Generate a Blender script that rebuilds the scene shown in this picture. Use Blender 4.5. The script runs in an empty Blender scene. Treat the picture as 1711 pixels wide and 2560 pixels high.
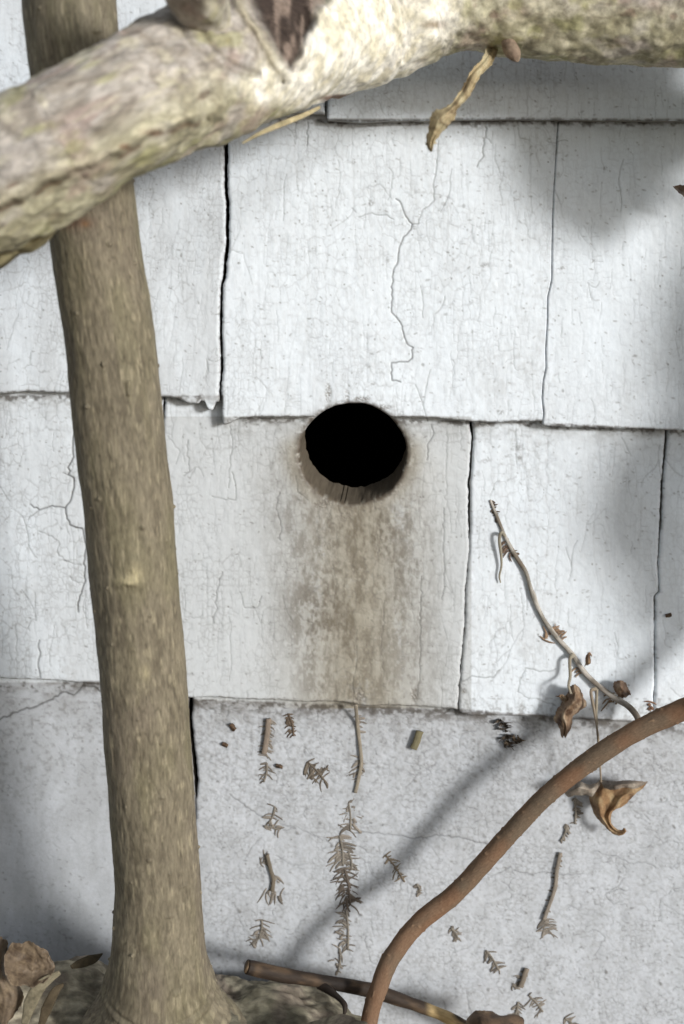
import bpy, math, random
import numpy as np
from mathutils import Vector, Matrix

scene = bpy.context.scene
COL = scene.collection
rng = np.random.default_rng(7)
random.seed(7)

# ------------------------------------------------------------------ camera
PITCH = math.radians(12.0)          # looking down at the wall
DIST = 0.60
LENS, SENS = 42.2, 36.0
W0, H0 = 1711.0, 2560.0
MPX = 0.0002                        # metres per photo pixel on the wall
FWD = np.array([0.0, math.cos(PITCH), -math.sin(PITCH)])
UPV = np.array([0.0, math.sin(PITCH), math.cos(PITCH)])
RGT = np.array([1.0, 0.0, 0.0])
CZ = 0.335                          # height of the wall point in mid picture
CAM = np.array([0.0, 0.0, CZ]) - FWD * DIST
cd = bpy.data.cameras.new("camera")
cam = bpy.data.objects.new("camera", cd)
COL.objects.link(cam)
cam.location = CAM
cam.rotation_euler = (math.radians(90) - PITCH, 0, 0)
cd.sensor_fit = 'VERTICAL'
cd.sensor_height = SENS
cd.lens = LENS
cd.clip_start = 0.01
cd.clip_end = 500
cd.dof.use_dof = True
cd.dof.focus_distance = DIST - 0.045
cd.dof.aperture_fstop = 10.5
scene.camera = cam

# ------------------------------------------------------------------ light
SUN = np.array([0.92, -1.0, 0.34])              # towards the sun
SUNN = SUN / np.linalg.norm(SUN)
world = bpy.data.worlds.new("World")
scene.world = world
world.use_nodes = True
wn = world.node_tree
sky = wn.nodes.new("ShaderNodeTexSky")
sky.sky_type = 'NISHITA'
sky.sun_disc = False
sky.dust_density = 0.9
sky.ozone_density = 1.7
sky.sun_elevation = math.asin(SUNN[2])
sky.sun_rotation = math.atan2(SUN[0], SUN[1])
bg = wn.nodes["Background"]
bg.inputs[1].default_value = 0.125
hs = wn.nodes.new("ShaderNodeHueSaturation")           # a hazy, paler sky
hs.inputs['Saturation'].default_value = 0.4
wn.links.new(sky.outputs[0], hs.inputs['Color'])
wn.links.new(hs.outputs[0], bg.inputs[0])
sl = bpy.data.lights.new("sun", 'SUN')
sl.energy = 2.5
sl.angle = math.radians(9.0)
sl.color = (1.0, 0.995, 0.985)
sun = bpy.data.objects.new("sun", sl)
COL.objects.link(sun)
sun.location = (1, -1.5, 1)
sun.rotation_euler = Vector(SUNN).to_track_quat('Z', 'Y').to_euler()
scene.view_settings.view_transform = 'Standard'
scene.view_settings.look = 'None'
scene.view_settings.exposure = 0.29
scene.view_settings.gamma = 1.0
scene.render.engine = 'CYCLES'
scene.cycles.max_bounces = 6

# ------------------------------------------------------------------ helpers
def P(px, py, d):
    """world point seen at photo pixel px,py at distance d before the wall plane"""
    px = np.asarray(px, float); py = np.asarray(py, float); d = np.asarray(d, float)
    a = (px - W0 / 2) / H0 * SENS / LENS
    b = -(py - H0 / 2) / H0 * SENS / LENS
    r = FWD + a[..., None] * RGT + b[..., None] * UPV
    t = (-d - CAM[1]) / r[..., 1]
    return CAM + t[..., None] * r

def mpp(p):
    """metres per photo pixel at world point(s) p"""
    return ((np.asarray(p) - CAM) @ FWD) * SENS / (H0 * LENS)

def to_px(p):
    q = np.asarray(p) - CAM
    z = q @ FWD
    return (W0 / 2 + (q @ RGT) / z * LENS / SENS * H0, H0 / 2 - (q @ UPV) / z * LENS / SENS * H0)

def sm(e0, e1, x):
    t = np.clip((x - e0) / (e1 - e0), 0, 1)
    return t * t * (3 - 2 * t)

def _h(i, j, k, seed):
    n = (i * 374761393 + j * 668265263 + k * 2147483647 + seed * 1274126177) & 0xFFFFFFFF
    n = ((n ^ (n >> 13)) * 1274126177) & 0xFFFFFFFF
    n = n ^ (n >> 16)
    return (n & 0xFFFFFF).astype(np.float32) / float(0xFFFFFF)

def n2(x, y, seed=0):
    xi = np.floor(x).astype(np.int64); yi = np.floor(y).astype(np.int64)
    fx = (x - xi).astype(np.float32); fy = (y - yi).astype(np.float32)
    fx = fx * fx * (3 - 2 * fx); fy = fy * fy * (3 - 2 * fy)
    z = np.zeros_like(xi)
    a = _h(xi, yi, z, seed); b = _h(xi + 1, yi, z, seed)
    c = _h(xi, yi + 1, z, seed); e = _h(xi + 1, yi + 1, z, seed)
    return (a + (b - a) * fx) * (1 - fy) + (c + (e - c) * fx) * fy

def n3(x, y, z, seed=0):
    xi = np.floor(x).astype(np.int64); yi = np.floor(y).astype(np.int64); zi = np.floor(z).astype(np.int64)
    fx = (x - xi).astype(np.float32); fy = (y - yi).astype(np.float32); fz = (z - zi).astype(np.float32)
    fx = fx * fx * (3 - 2 * fx); fy = fy * fy * (3 - 2 * fy); fz = fz * fz * (3 - 2 * fz)
    r = 0
    for dz, wz in ((0, 1 - fz), (1, fz)):
        a = _h(xi, yi, zi + dz, seed); b = _h(xi + 1, yi, zi + dz, seed)
        c = _h(xi, yi + 1, zi + dz, seed); e = _h(xi + 1, yi + 1, zi + dz, seed)
        r = r + wz * ((a + (b - a) * fx) * (1 - fy) + (c + (e - c) * fx) * fy)
    return r

def f2(x, y, seed=0, o=4):
    r = 0; a = 1; t = 0
    for k in range(o):
        r = r + a * n2(x * 2 ** k, y * 2 ** k, seed + k * 17); t += a; a *= .5
    return r / t

def f3(x, y, z, seed=0, o=3):
    r = 0; a = 1; t = 0
    for k in range(o):
        r = r + a * n3(x * 2 ** k, y * 2 ** k, z * 2 ** k, seed + k * 17); t += a; a *= .5
    return r / t

def lin(r, g, b):
    """sRGB 0-255 to linear"""
    c = np.array([r, g, b]) / 255.0
    return np.where(c <= 0.04045, c / 12.92, ((c + 0.055) / 1.055) ** 2.4)

def mixc(a, b, t):
    return a + (b - a) * np.asarray(t)[..., None]

def spline(pts, n):
    """Catmull-Rom through pts (any width), n samples evenly along it"""
    p = np.asarray(pts, float)
    q = np.vstack([2 * p[0] - p[1], p, 2 * p[-1] - p[-2]])
    out = []
    for i in range(1, len(q) - 2):
        t = np.linspace(0, 1, 24, endpoint=False)[:, None]
        a, b, c, e = q[i - 1], q[i], q[i + 1], q[i + 2]
        out.append(.5 * (2 * b + (c - a) * t + (2 * a - 5 * b + 4 * c - e) * t ** 2 + (3 * b - a - 3 * c + e) * t ** 3))
    out = np.vstack(out + [p[-1:]])
    L = np.concatenate([[0], np.cumsum(np.linalg.norm(np.diff(out[:, :2], axis=0), axis=1))])
    s = np.linspace(0, L[-1], n)
    return np.stack([np.interp(s, L, out[:, k]) for k in range(out.shape[1])], 1)

def link(name, V, F, mat, parent=None, col=None, vec=None, smooth=True):
    """one mesh object from arrays; F is a list/array of quads or faces"""
    V = np.asarray(V, float)
    if parent is not None:
        loc = np.array(parent.matrix_world.translation) if parent.parent is None else np.array(parent['_loc'])
    else:
        loc = V.mean(0)
    me = bpy.data.meshes.new(name)
    if isinstance(F, np.ndarray):
        nf, k = F.shape
        me.vertices.add(len(V)); me.vertices.foreach_set('co', (V - loc).astype(np.float32).ravel())
        me.loops.add(nf * k); me.loops.foreach_set('vertex_index', F.astype(np.int32).ravel())
        me.polygons.add(nf)
        me.polygons.foreach_set('loop_start', np.arange(0, nf * k, k, dtype=np.int32))
        me.update(calc_edges=True)
    else:
        me.from_pydata((V - loc).tolist(), [], F)
    me.polygons.foreach_set('use_smooth', np.full(len(me.polygons), smooth, dtype=bool))
    if col is not None:
        a = me.attributes.new('col', 'FLOAT_COLOR', 'POINT')
        c = np.ones((len(V), 4), np.float32); c[:, :3] = np.clip(col, 0.004, 0.9)
        a.data.foreach_set('color', c.ravel())
    if vec is not None:
        a = me.attributes.new('grain', 'FLOAT_VECTOR', 'POINT')
        a.data.foreach_set('vector', np.asarray(vec, np.float32).ravel())
    me.materials.append(mat)
    o = bpy.data.objects.new(name, me)
    COL.objects.link(o)
    if parent is not None:
        o.parent = parent
        o['_loc'] = [float(v) for v in loc]
    else:
        o.location = loc
        o['_loc'] = [float(v) for v in loc]
    return o

def thing(name, label, cat, loc, group=None):
    o = bpy.data.objects.new(name, None)
    COL.objects.link(o)
    o.empty_display_size = 0.02
    o.location = loc
    o.matrix_world = Matrix.Translation(Vector(loc))
    return tag(o, label, cat, group)

def tag(o, label, cat, group=None):
    o['label'] = label; o['category'] = cat
    if group: o['group'] = group
    return o

def material(name, rough=.7, spec=.3, nscale=900, namt=.25, bump=.3, bdist=.0003, stretch=(1, 1, 1), grain=False, base=None, transl=0.0, bscale=None):
    m = bpy.data.materials.new(name); m.use_nodes = True
    nt = m.node_tree; N = nt.nodes; Lk = nt.links
    bs = N["Principled BSDF"]
    bs.inputs['Roughness'].default_value = rough
    bs.inputs['Specular IOR Level'].default_value = spec
    if grain:
        tc = N.new("ShaderNodeAttribute"); tc.attribute_name = 'grain'; vout = tc.outputs['Vector']
    else:
        tc = N.new("ShaderNodeTexCoord"); vout = tc.outputs['Object']
    mp = N.new("ShaderNodeMapping"); mp.inputs['Scale'].default_value = stretch
    Lk.new(vout, mp.inputs['Vector'])
    no = N.new("ShaderNodeTexNoise"); no.inputs['Scale'].default_value = nscale
    no.inputs['Detail'].default_value = 6; no.inputs['Roughness'].default_value = .65
    Lk.new(mp.outputs[0], no.inputs['Vector'])
    mr = N.new("ShaderNodeMapRange")
    mr.inputs['From Min'].default_value = .3; mr.inputs['From Max'].default_value = .7
    mr.inputs['To Min'].default_value = 1 - namt; mr.inputs['To Max'].default_value = 1 + namt * .8
    Lk.new(no.outputs['Fac'], mr.inputs['Value'])
    at = N.new("ShaderNodeAttribute"); at.attribute_name = 'col'
    vm = N.new("ShaderNodeVectorMath"); vm.operation = 'SCALE'
    if base is None:
        Lk.new(at.outputs['Color'], vm.inputs[0])
    else:
        vm.inputs[0].default_value = base
    Lk.new(mr.outputs[0], vm.inputs['Scale'])
    Lk.new(vm.outputs[0], bs.inputs['Base Color'])
    bp = N.new("ShaderNodeBump"); bp.inputs['Strength'].default_value = bump; bp.inputs['Distance'].default_value = bdist
    if bscale:
        no2 = N.new("ShaderNodeTexNoise"); no2.inputs['Scale'].default_value = bscale; no2.inputs['Detail'].default_value = 5
        Lk.new(mp.outputs[0], no2.inputs['Vector']); Lk.new(no2.outputs['Fac'], bp.inputs['Height'])
    else:
        Lk.new(no.outputs['Fac'], bp.inputs['Height'])
    Lk.new(bp.outputs[0], bs.inputs['Normal'])
    if transl:
        tr = N.new("ShaderNodeBsdfTranslucent"); mx = N.new("ShaderNodeMixShader"); mx.inputs[0].default_value = transl
        Lk.new(vm.outputs[0], tr.inputs[0]); Lk.new(bs.outputs[0], mx.inputs[1]); Lk.new(tr.outputs[0], mx.inputs[2])
        Lk.new(mx.outputs[0], N["Material Output"].inputs['Surface'])
    return m

M_PAINT = material("weathered white paint", rough=.55, spec=.35, nscale=1600, namt=.045, bump=.25, bdist=.00012, stretch=(1, 1, .45))
M_ROUGH = material("rough white paint", rough=.75, spec=.25, nscale=1100, namt=.07, bump=.4, bdist=.00016)
M_TAR = material("dark sheathing", rough=1, spec=.05, nscale=300, namt=.3, bump=.2, base=(.016, .014, .012))
M_BARK = material("smooth grey bark", rough=.75, spec=.25, nscale=1000, namt=.30, bump=.6, bdist=.0003, stretch=(1, 1, .3), grain=True)
M_GNARL = material("rough old bark", rough=.85, spec=.2, nscale=420, namt=.42, bump=.7, bdist=.0006, stretch=(1, 1, .8), grain=True)
M_VINE = material("fuzzy brown vine skin", rough=1, spec=.04, nscale=1300, namt=.22, bump=.5, bdist=.0002, stretch=(1, 1, .5), grain=True)
M_STICK = material("dark stick bark", rough=.7, spec=.25, nscale=900, namt=.3, bump=.5, bdist=.0003, stretch=(1, 1, .2), grain=True)
M_STEM = material("dry creeper stem", rough=.75, spec=.2, nscale=2500, namt=.22, bump=.4, bdist=.0001, stretch=(1, 1, .2), grain=True)
M_ROOT = material("dry rootlets", rough=.85, spec=.1, nscale=2500, namt=.3, bump=.3, bdist=.0001)
M_LEAF = material("dry brown leaf", rough=.6, spec=.3, nscale=700, namt=.25, bump=.4, bdist=.0002, transl=.15)
M_GREEN = material("green leaf", rough=.5, spec=.35, nscale=300, namt=.2, bump=.2, bdist=.0002, transl=.12)
M_SOIL = material("soil", rough=1, spec=.1, nscale=60, namt=.5, bump=.8, bdist=.004, base=(.16, .13, .10))

# ------------------------------------------------------------------ paint maps of the wall (photo pixels / 2)
MX0, MY0, MS = -120.0, -160.0, 2.0
MW, MH = 980, 1440
yy, xx = np.mgrid[0:MH, 0:MW]
GX = (MX0 + xx * MS).astype(np.float32); GY = (MY0 + yy * MS).astype(np.float32)
crack = np.zeros((MH, MW), np.float32)
stain = np.zeros_like(crack); grime = np.zeros_like(crack); chip = np.zeros_like(crack)

def draw(mp, pts, w, a):
    pts = (np.asarray(pts, float) - (MX0, MY0)) / MS
    w = w / MS / 2
    for (x0, y0), (x1, y1) in zip(pts[:-1], pts[1:]):
        m = w + 1.5
        ix0 = max(0, int(min(x0, x1) - m)); ix1 = min(MW, int(max(x0, x1) + m) + 2)
        iy0 = max(0, int(min(y0, y1) - m)); iy1 = min(MH, int(max(y0, y1) + m) + 2)
        if ix0 >= ix1 or iy0 >= iy1: continue
        gx = xx[iy0:iy1, ix0:ix1] - x0; gy = yy[iy0:iy1, ix0:ix1] - y0
        dx, dy = x1 - x0, y1 - y0
        t = np.clip((gx * dx + gy * dy) / (dx * dx + dy * dy + 1e-9), 0, 1)
        ds = np.hypot(gx - t * dx, gy - t * dy)
        v = a * np.clip(w + .5 - ds, 0, min(1, 2 * w)).astype(np.float32)
        np.maximum(mp[iy0:iy1, ix0:ix1], v, out=mp[iy0:iy1, ix0:ix1])

def jag(pts, amp=3.0, step=9):
    out = [np.array(pts[0], float)]
    for a, b in zip(pts[:-1], pts[1:]):
        a = np.array(a, float); b = np.array(b, float)
        n = max(1, int(np.linalg.norm(b - a) / step))
        for k in range(1, n + 1):
            q = a + (b - a) * k / n
            if k < n: q = q + rng.normal(0, amp, 2)
            out.append(q)
    return out

def dot(mp, x, y, rx, ry, a, ang=0.0):
    cx, cy = (x - MX0) / MS, (y - MY0) / MS
    rx /= MS; ry /= MS; m = max(rx, ry) + 2
    ix0 = max(0, int(cx - m)); ix1 = min(MW, int(cx + m) + 2)
    iy0 = max(0, int(cy - m)); iy1 = min(MH, int(cy + m) + 2)
    if ix0 >= ix1 or iy0 >= iy1: return
    gx = xx[iy0:iy1, ix0:ix1] - cx; gy = yy[iy0:iy1, ix0:ix1] - cy
    c, s = math.cos(ang), math.sin(ang)
    u = (gx * c + gy * s) / rx; v = (-gx * s + gy * c) / ry
    r = np.hypot(u, v) * (1 + .5 * (n2(xx[iy0:iy1, ix0:ix1] * .8, yy[iy0:iy1, ix0:ix1] * .8, 5) - .5))
    val = a * np.clip((1.25 - r) / .5, 0, 1)
    if max(rx, ry) > 3: val = val * sm(.30, .55, n2(xx[iy0:iy1, ix0:ix1] * .9, yy[iy0:iy1, ix0:ix1] * .9, 6)) * sm(1.2, .2, r * .8)
    np.maximum(mp[iy0:iy1, ix0:ix1], val.astype(np.float32), out=mp[iy0:iy1, ix0:ix1])

MAIN = [
 ([(1097,351),(1094,395),(1089,439),(1086,478),(1087,500),(1072,516),(1055,530),(1047,560),(1031,562)], 2.2, .55),
 ([(990,497),(1004,511),(1015,541),(1031,560),(1028,574),(1009,593),(998,620),(995,653),(984,675),(981,710),(979,781),(1001,806),(1009,831),(1017,858),(1034,869),(1031,896),(1010,905),(979,907),(980,951),(1002,955)], 2.6, .8),
 ([(897,543),(921,535),(968,537),(985,548)], 2, .55), ([(890,530),(880,520)], 2, .4),
 ([(915,470),(950,460),(980,500)], 1.6, .4), ([(973,420),(983,435),(980,470),(970,500)], 1.6, .45),
 ([(1215,307),(1215,340),(1207,379),(1210,390),(1193,417)], 2.4, .6),
 ([(1214,342),(1228,358)], 1.8, .4), ([(1295,318),(1300,345),(1325,350)], 2, .4),
 ([(770,305),(768,365)], 2.2, .7), ([(740,312),(738,360)], 1.8, .4),
 ([(845,400),(852,440),(848,480),(838,520)], 1.6, .35),
 ([(184,1060),(182,1130),(184,1143),(170,1187),(185,1195),(185,1209),(178,1248),(164,1270),(167,1290),(175,1313),(205,1321),(214,1360),(212,1398),(211,1459),(195,1508),(196,1530)], 3.4, .9),
 ([(164,1270),(131,1264),(99,1275),(77,1261)], 2.8, .8), ([(170,1187),(158,1182)], 2, .6), ([(99,1275),(70,1300)], 2, .6),
 ([(100,1330),(130,1340),(150,1360),(143,1380),(160,1400),(185,1410),(212,1412)], 1.8, .5),
 ([(211,1459),(180,1450),(176,1440)], 1.8, .5),
 ([(99,1601),(100,1640),(95,1660),(101,1695)], 2.8, .7), ([(40,1560),(44,1690)], 1.6, .35),
 ([(0,1799),(49,1777),(93,1766),(131,1749),(159,1730),(175,1735),(186,1738),(208,1714),(236,1716),(250,1730)], 3.2, .9),
 ([(883,2082),(927,2082),(982,2088),(1031,2096),(1113,2090),(1157,2096),(1201,2107),(1273,2123)], 2.4, .5),
 ([(1284,2176),(1328,2189),(1355,2181),(1410,2189),(1459,2184)], 2.2, .45),
 ([(1487,2129),(1531,2140),(1580,2159),(1613,2156),(1640,2170)], 2.2, .4),
 ([(575,1986),(603,2008),(652,2041),(690,2050)], 2.4, .5),
 ([(700,2060),(740,2065),(790,2090),(830,2110)], 2, .35), ([(690,2140),(730,2165),(770,2160)], 2, .35),
 ([(585,2260),(600,2300),(612,2330)], 1.8, .3),
 ([(700,1230),(690,1270),(705,1320),(700,1350)], 2, .5), ([(740,1190),(745,1230),(770,1250)], 2, .4),
 ([(556,1430),(545,1470),(540,1530),(535,1560)], 2, .55), ([(600,1480),(612,1520),(640,1520),(655,1490)], 1.8, .5),
 ([(1054,1440),(1050,1540),(1052,1640),(1045,1740)], 2, .5), ([(962,1500),(955,1600),(958,1700)], 1.6, .4),
 ([(1110,1270),(1108,1360),(1112,1420),(1106,1500)], 2, .5),
 ([(1078,1060),(1085,1085),(1070,1110),(1068,1150)], 2.2, .6), ([(1118,1080),(1116,1160),(1114,1250)], 1.6, .4),
 ([(1155,1705),(1180,1690),(1235,1695),(1250,1675)], 2, .6),
 ([(1295,1730),(1300,1700),(1315,1670),(1350,1680),(1390,1672)], 2, .5), ([(1295,1730),(1320,1745),(1360,1755),(1390,1765)], 1.8, .45),
 ([(1225,1620),(1240,1580),(1260,1570)], 1.8, .4), ([(1300,1470),(1310,1560),(1305,1600)], 1.6, .35),
 ([(575,1065),(582,1100),(576,1150),(572,1220)], 1.8, .5), ([(470,1100),(468,1140),(475,1180),(460,1190)], 2, .5),
 ([(580,1180),(590,1215),(590,1250),(565,1250),(530,1240)], 1.8, .5), ([(420,1090),(450,1130),(440,1160)], 1.8, .4),
]
for pts, w, a in MAIN:
    draw(crack, jag(pts, 1.8, 8), w * 1.12, min(1, a * 1.3))

def course(x, y):
    """0 top course .. 3 bottom course at a photo pixel"""
    if y < 300: return 0
    if y < (985 if x < 560 else 1045 + (x - 560) * .028): return 1
    if y < (1705 if x < 440 else 1750 + (x - 440) * .045): return 2
    return 3

for k in range(3000):                                   # fine grain cracks, mostly upright
    x = rng.uniform(-60, 1770); y = rng.uniform(-100, 1800)
    c = course(x, y)
    if c == 3: continue
    dens = n2(np.array([x / 260.]), np.array([y / 330.]), 91)[0]
    if rng.random() > .2 + dens: continue
    ln = rng.uniform(20, 95); a = rng.uniform(.14, .62) * rng.uniform(.5, 1)
    pts = [(x, y)]; yy_ = y; xx_ = x
    while yy_ < y + ln:
        yy_ += rng.uniform(6, 13); xx_ += rng.normal(0, 1.9) - (1.3 if c == 1 and x < 550 else .15)
        if course(xx_, yy_) != c: break
        pts.append((xx_, yy_))
        if rng.random() < .34:                          # side crack
            sx = rng.choice([-1, 1]); q = [(xx_, yy_)]
            for _ in range(rng.integers(1, 4)):
                q.append((q[-1][0] + sx * rng.uniform(4, 10), q[-1][1] + rng.normal(0, 2.5)))
            draw(crack, q, rng.uniform(.8, 1.4), a * .85)
    if len(pts) > 1: draw(crack, pts, rng.uniform(.8, 1.6), a)
for k in range(120):                                    # forked hairline cracks
    x = rng.uniform(-60, 1770); y = rng.uniform(250, 2600); c = course(x, y)
    if c == 3 and x < 480: continue
    a = rng.uniform(.3, .75); w = rng.uniform(1.2, 2.0)
    for br in range(rng.integers(1, 4)):
        up = c < 3 and rng.random() < .8; ang = rng.choice([1.57, -1.57] if up else [0, 3.14]) + rng.normal(0, .2 if up else .5); q = [(x, y)]
        for _ in range(rng.integers(4, 11)):
            ang += rng.normal(0, .16 if up else .45); p = (q[-1][0] + 8 * math.cos(ang), q[-1][1] + 9 * math.sin(ang))
            if course(*p) != c: break
            q.append(p)
        if len(q) > 1: draw(crack, jag(q, .9, 5), w, a)
for k in range(2600):                                   # short wandering cracks of the rough bottom course
    x = rng.uniform(-60, 1770); y = rng.uniform(1720, 2640)
    if course(x, y) != 3: continue
    if x < 480 and rng.random() < .75: continue
    ang = rng.uniform(0, 6.28); pts = [(x, y)]
    for _ in range(rng.integers(2, 6)):
        ang += rng.normal(0, .8); pts.append((pts[-1][0] + 6 * math.cos(ang), pts[-1][1] + 5 * math.sin(ang)))
    draw(crack, pts, rng.uniform(1, 1.9), rng.uniform(.2, .65))
for k in range(4200):                                   # specks and short scuffs
    x = rng.uniform(-60, 1770); y = rng.uniform(-100, 2640)
    if rng.random() < .5: dot(grime, x, y, rng.uniform(1.3, 2.6), rng.uniform(1.3, 2.6), rng.uniform(.35, 1))
    else: dot(grime, x, y, rng.uniform(3, 7), rng.uniform(1.2, 2.0), rng.uniform(.3, .8), rng.normal(0, .5))
for x, y, rx, ry, a in [(928,508,10,9,.9),(522,498,11,12,.45),(885,404,6,8,.7),(1250,1030,10,8,.9),(1252,1022,3,12,.7),(1212,663,14,6,.8),(1276,665,5,5,.5),
                        (1405,671,13,4,.8),(1512,420,8,4,.9),(1486,478,9,3,.8),(1398,437,8,9,.5),(1220,440,12,3,.4),(1290,500,14,3,.5),(1255,513,12,3,.45),
                        (1295,1120,22,9,.6),(1215,1152,20,6,.55),(1196,1182,8,8,.4),(1300,1145,6,5,.8),(1270,1140,14,5,.6),(1110,510,5,6,.5),(1160,515,4,5,.6),
                        (1070,700,6,3,.6),(1115,785,9,4,.5),(1058,912,4,4,.7),(970,650,4,10,.6),(1583,905,3,10,.8),(1588,890,6,3,.7),(1575,985,10,3,.4),(1408,977,3,5,.7)]:
    dot(grime, x, y, rx, ry, a, -.2)
for k in range(4200):                                   # peppering of dirt on the rough bottom course
    x = rng.uniform(-60, 1770); y = rng.uniform(1720, 2640)
    if course(x, y) != 3 or (x < 480 and rng.random() < .8): continue
    if n2(np.array([x / 90.]), np.array([y / 90.]), 97)[0] < rng.uniform(.2, .75): continue
    dot(grime, x, y, rng.uniform(.9, 2.2), rng.uniform(.8, 1.8), rng.uniform(.4, 1), rng.uniform(0, 3))
for k in range(60):                                     # crumbs of dirt on the bottom course
    x = rng.uniform(480, 1700); y = rng.uniform(1800, 2600)
    dot(grime, x, y, rng.uniform(2.5, 6), rng.uniform(2, 4), rng.uniform(.6, 1), rng.uniform(0, 3))

def crazing(cx, cy, seed, warp):
    wx = GX + warp * (f2(GX / 13, GY / 17, seed, 3) - .5) * 2; wy = GY + warp * (f2(GX / 13 + 50, GY / 17, seed + 1, 3) - .5) * 2
    u = wx / cx; v = wy / cy; iu = np.floor(u).astype(np.int64); iv = np.floor(v).astype(np.int64)
    d1 = np.full(GX.shape, 9., np.float32); d2 = d1.copy(); z = np.zeros_like(iu)
    for a in (-1, 0, 1):
        for b in (-1, 0, 1):
            ju, jv = iu + a, iv + b
            d = np.hypot(ju + .15 + .7 * _h(ju, jv, z, seed + 2) - u, jv + .15 + .7 * _h(ju, jv, z, seed + 3) - v).astype(np.float32)
            d2 = np.where(d < d1, d1, np.minimum(d2, d)); d1 = np.minimum(d1, d)
    return np.clip(1 - (d2 - d1) / (2.6 / cx), 0, 1)
def streak(seed, sx, sy, o=4): return f2(GX / sx, GY / sy, seed, o)
EL = np.hypot((GX - 883) / 133, (GY - 1134) / 126)
tex = .46 * streak(3, 20, 62) + .36 * streak(9, 7, 14, 3) + .18 * streak(13, 3.5, 6, 2)
for cx, cy, sx, sy, a in [(885,1290,95,55,1.0),(880,1385,110,80,.75),(810,1525,62,62,1.1),(835,1640,70,80,.85),(955,1590,80,130,.6),(995,1390,60,90,.6),
                          (708,1200,45,70,.45),(728,1110,30,80,.5),(1030,1150,18,70,.5),(1060,1650,40,120,.35),(900,1720,120,30,.5),(760,1420,60,130,.35)]:
    stain += a * np.exp(-.5 * (((GX - cx) / sx) ** 2 + ((GY - cy) / sy) ** 2))
stain = 1 - np.exp(-1.0 * stain)
stain = stain * (.34 + .66 * sm(.34, .64, tex)) * (1 - .6 * sm(.56, .70, .6 * streak(15, 6, 8, 3) + .4 * streak(16, 40, 40, 2))) * sm(1045, 1150, GY)
tanw = np.exp(-.5 * (((GX - 895) / 112) ** 2)) * sm(1040, 1180, GY) * sm(-.1, .5, .5 * streak(17, 40, 160) + .5 * streak(19, 9, 9))
tanw = np.maximum(tanw, .8 * np.exp(-((EL - 1.1) / .3) ** 2) * sm(1050, 1130, GY)) * (GY < 1772)
stain = np.clip(stain, 0, .95)
ring = np.exp(-((EL - 1.0) / .15) ** 2) * sm(.28, .55, streak(21, 12, 12)) * sm(980, 1090, GY)
stain = np.maximum(stain, ring * .9)
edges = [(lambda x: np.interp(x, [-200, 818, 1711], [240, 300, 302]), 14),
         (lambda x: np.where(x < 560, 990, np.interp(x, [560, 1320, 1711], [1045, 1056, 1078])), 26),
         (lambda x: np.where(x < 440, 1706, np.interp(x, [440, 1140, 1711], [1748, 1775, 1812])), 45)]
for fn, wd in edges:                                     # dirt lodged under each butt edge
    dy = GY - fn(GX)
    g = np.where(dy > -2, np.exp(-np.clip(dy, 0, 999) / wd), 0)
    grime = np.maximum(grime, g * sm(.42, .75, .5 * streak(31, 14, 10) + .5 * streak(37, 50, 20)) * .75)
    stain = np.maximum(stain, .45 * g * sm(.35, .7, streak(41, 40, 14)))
bot = GY > 1745
grime = np.maximum(grime, bot * .55 * sm(.52, .75, streak(51, 9, 9)) * sm(2250, 1780, GY))
for x, y, rx, ry, a in [(821,985,9,28,.9),(868,992,7,20,.7),(905,998,26,7,.9),(960,1018,26,8,.8),(897,1742,20,22,.95),(1036,1738,11,20,.9),(1160,1728,8,9,.9),
                        (1305,1776,10,20,.5),(805,1262,26,14,.8),(860,1290,24,20,.4),(1208,1062,22,9,.5)]:
    dot(chip, x, y, rx, ry, a)
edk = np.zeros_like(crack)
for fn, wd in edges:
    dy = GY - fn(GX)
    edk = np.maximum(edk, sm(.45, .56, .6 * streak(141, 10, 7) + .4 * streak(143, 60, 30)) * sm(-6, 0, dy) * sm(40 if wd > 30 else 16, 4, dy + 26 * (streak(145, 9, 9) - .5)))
wash = sm(.35, .75, f2(GX / 330, GY / 520, 61, 3))       # soft unevenness of old paint
fine = f2(GX / 26, GY / 60, 67, 4)

WHITE = lin(225, 231, 236); WHITE2 = lin(206, 209, 211); LOWW = lin(190, 193, 197); LOWW2 = lin(168, 170, 172)
wcol = mixc(np.broadcast_to(WHITE, GX.shape + (3,)), WHITE2, np.clip(.55 * wash + .55 * (fine - .3), 0, 1))
mot = sm(.50, .72, .6 * f2(GX / 8, GY / 10, 85, 3) + .4 * f2(GX / 45, GY / 60, 87, 3))
wcol = mixc(wcol, lin(168, 168, 166), mot * .34 * (.5 + .9 * wash) * np.where(GX > 1390, .35, 1))
grn = sm(.60, .78, streak(89, 2.6, 90, 3)) * sm(.35, .65, f2(GX / 200, GY / 260, 93, 2))
wcol = mixc(wcol, lin(150, 148, 143), grn * .12)
wcol = mixc(wcol, lin(192, 195, 197), np.where((GX < 562) & (GY < 1000), .62, np.where((GX < 408) & (GY < 1740), .5, 0)) * sm(.1, .7, f2(GX / 60, GY / 200, 151, 3)))  # left shingles toned down: partial shade put into their paint colour
c2 = (GX > 405) & (GX < 1180) & (GY > 1040) & (GY < 1780)
wcol = mixc(wcol, lin(188, 190, 190), c2 * .7)
lowm = sm(.50, .74, f2(GX / 6, GY / 6, 95, 3)) * np.where(GX < 480, .35, 1)
lowc = mixc(np.broadcast_to(LOWW, GX.shape + (3,)), LOWW2, np.clip(wash * .6 + 1.2 * (fine - .4), 0, 1))
ylow = edges[2][0](GX)
lowc = mixc(lowc, lin(146, 145, 143), lowm * .36)
wcol = np.where((GY > ylow)[..., None], lowc, wcol)
wcol = mixc(wcol, lin(162, 153, 132), tanw * .82)
wcol = mixc(wcol, lin(90, 79, 62), stain * .98)
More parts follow.
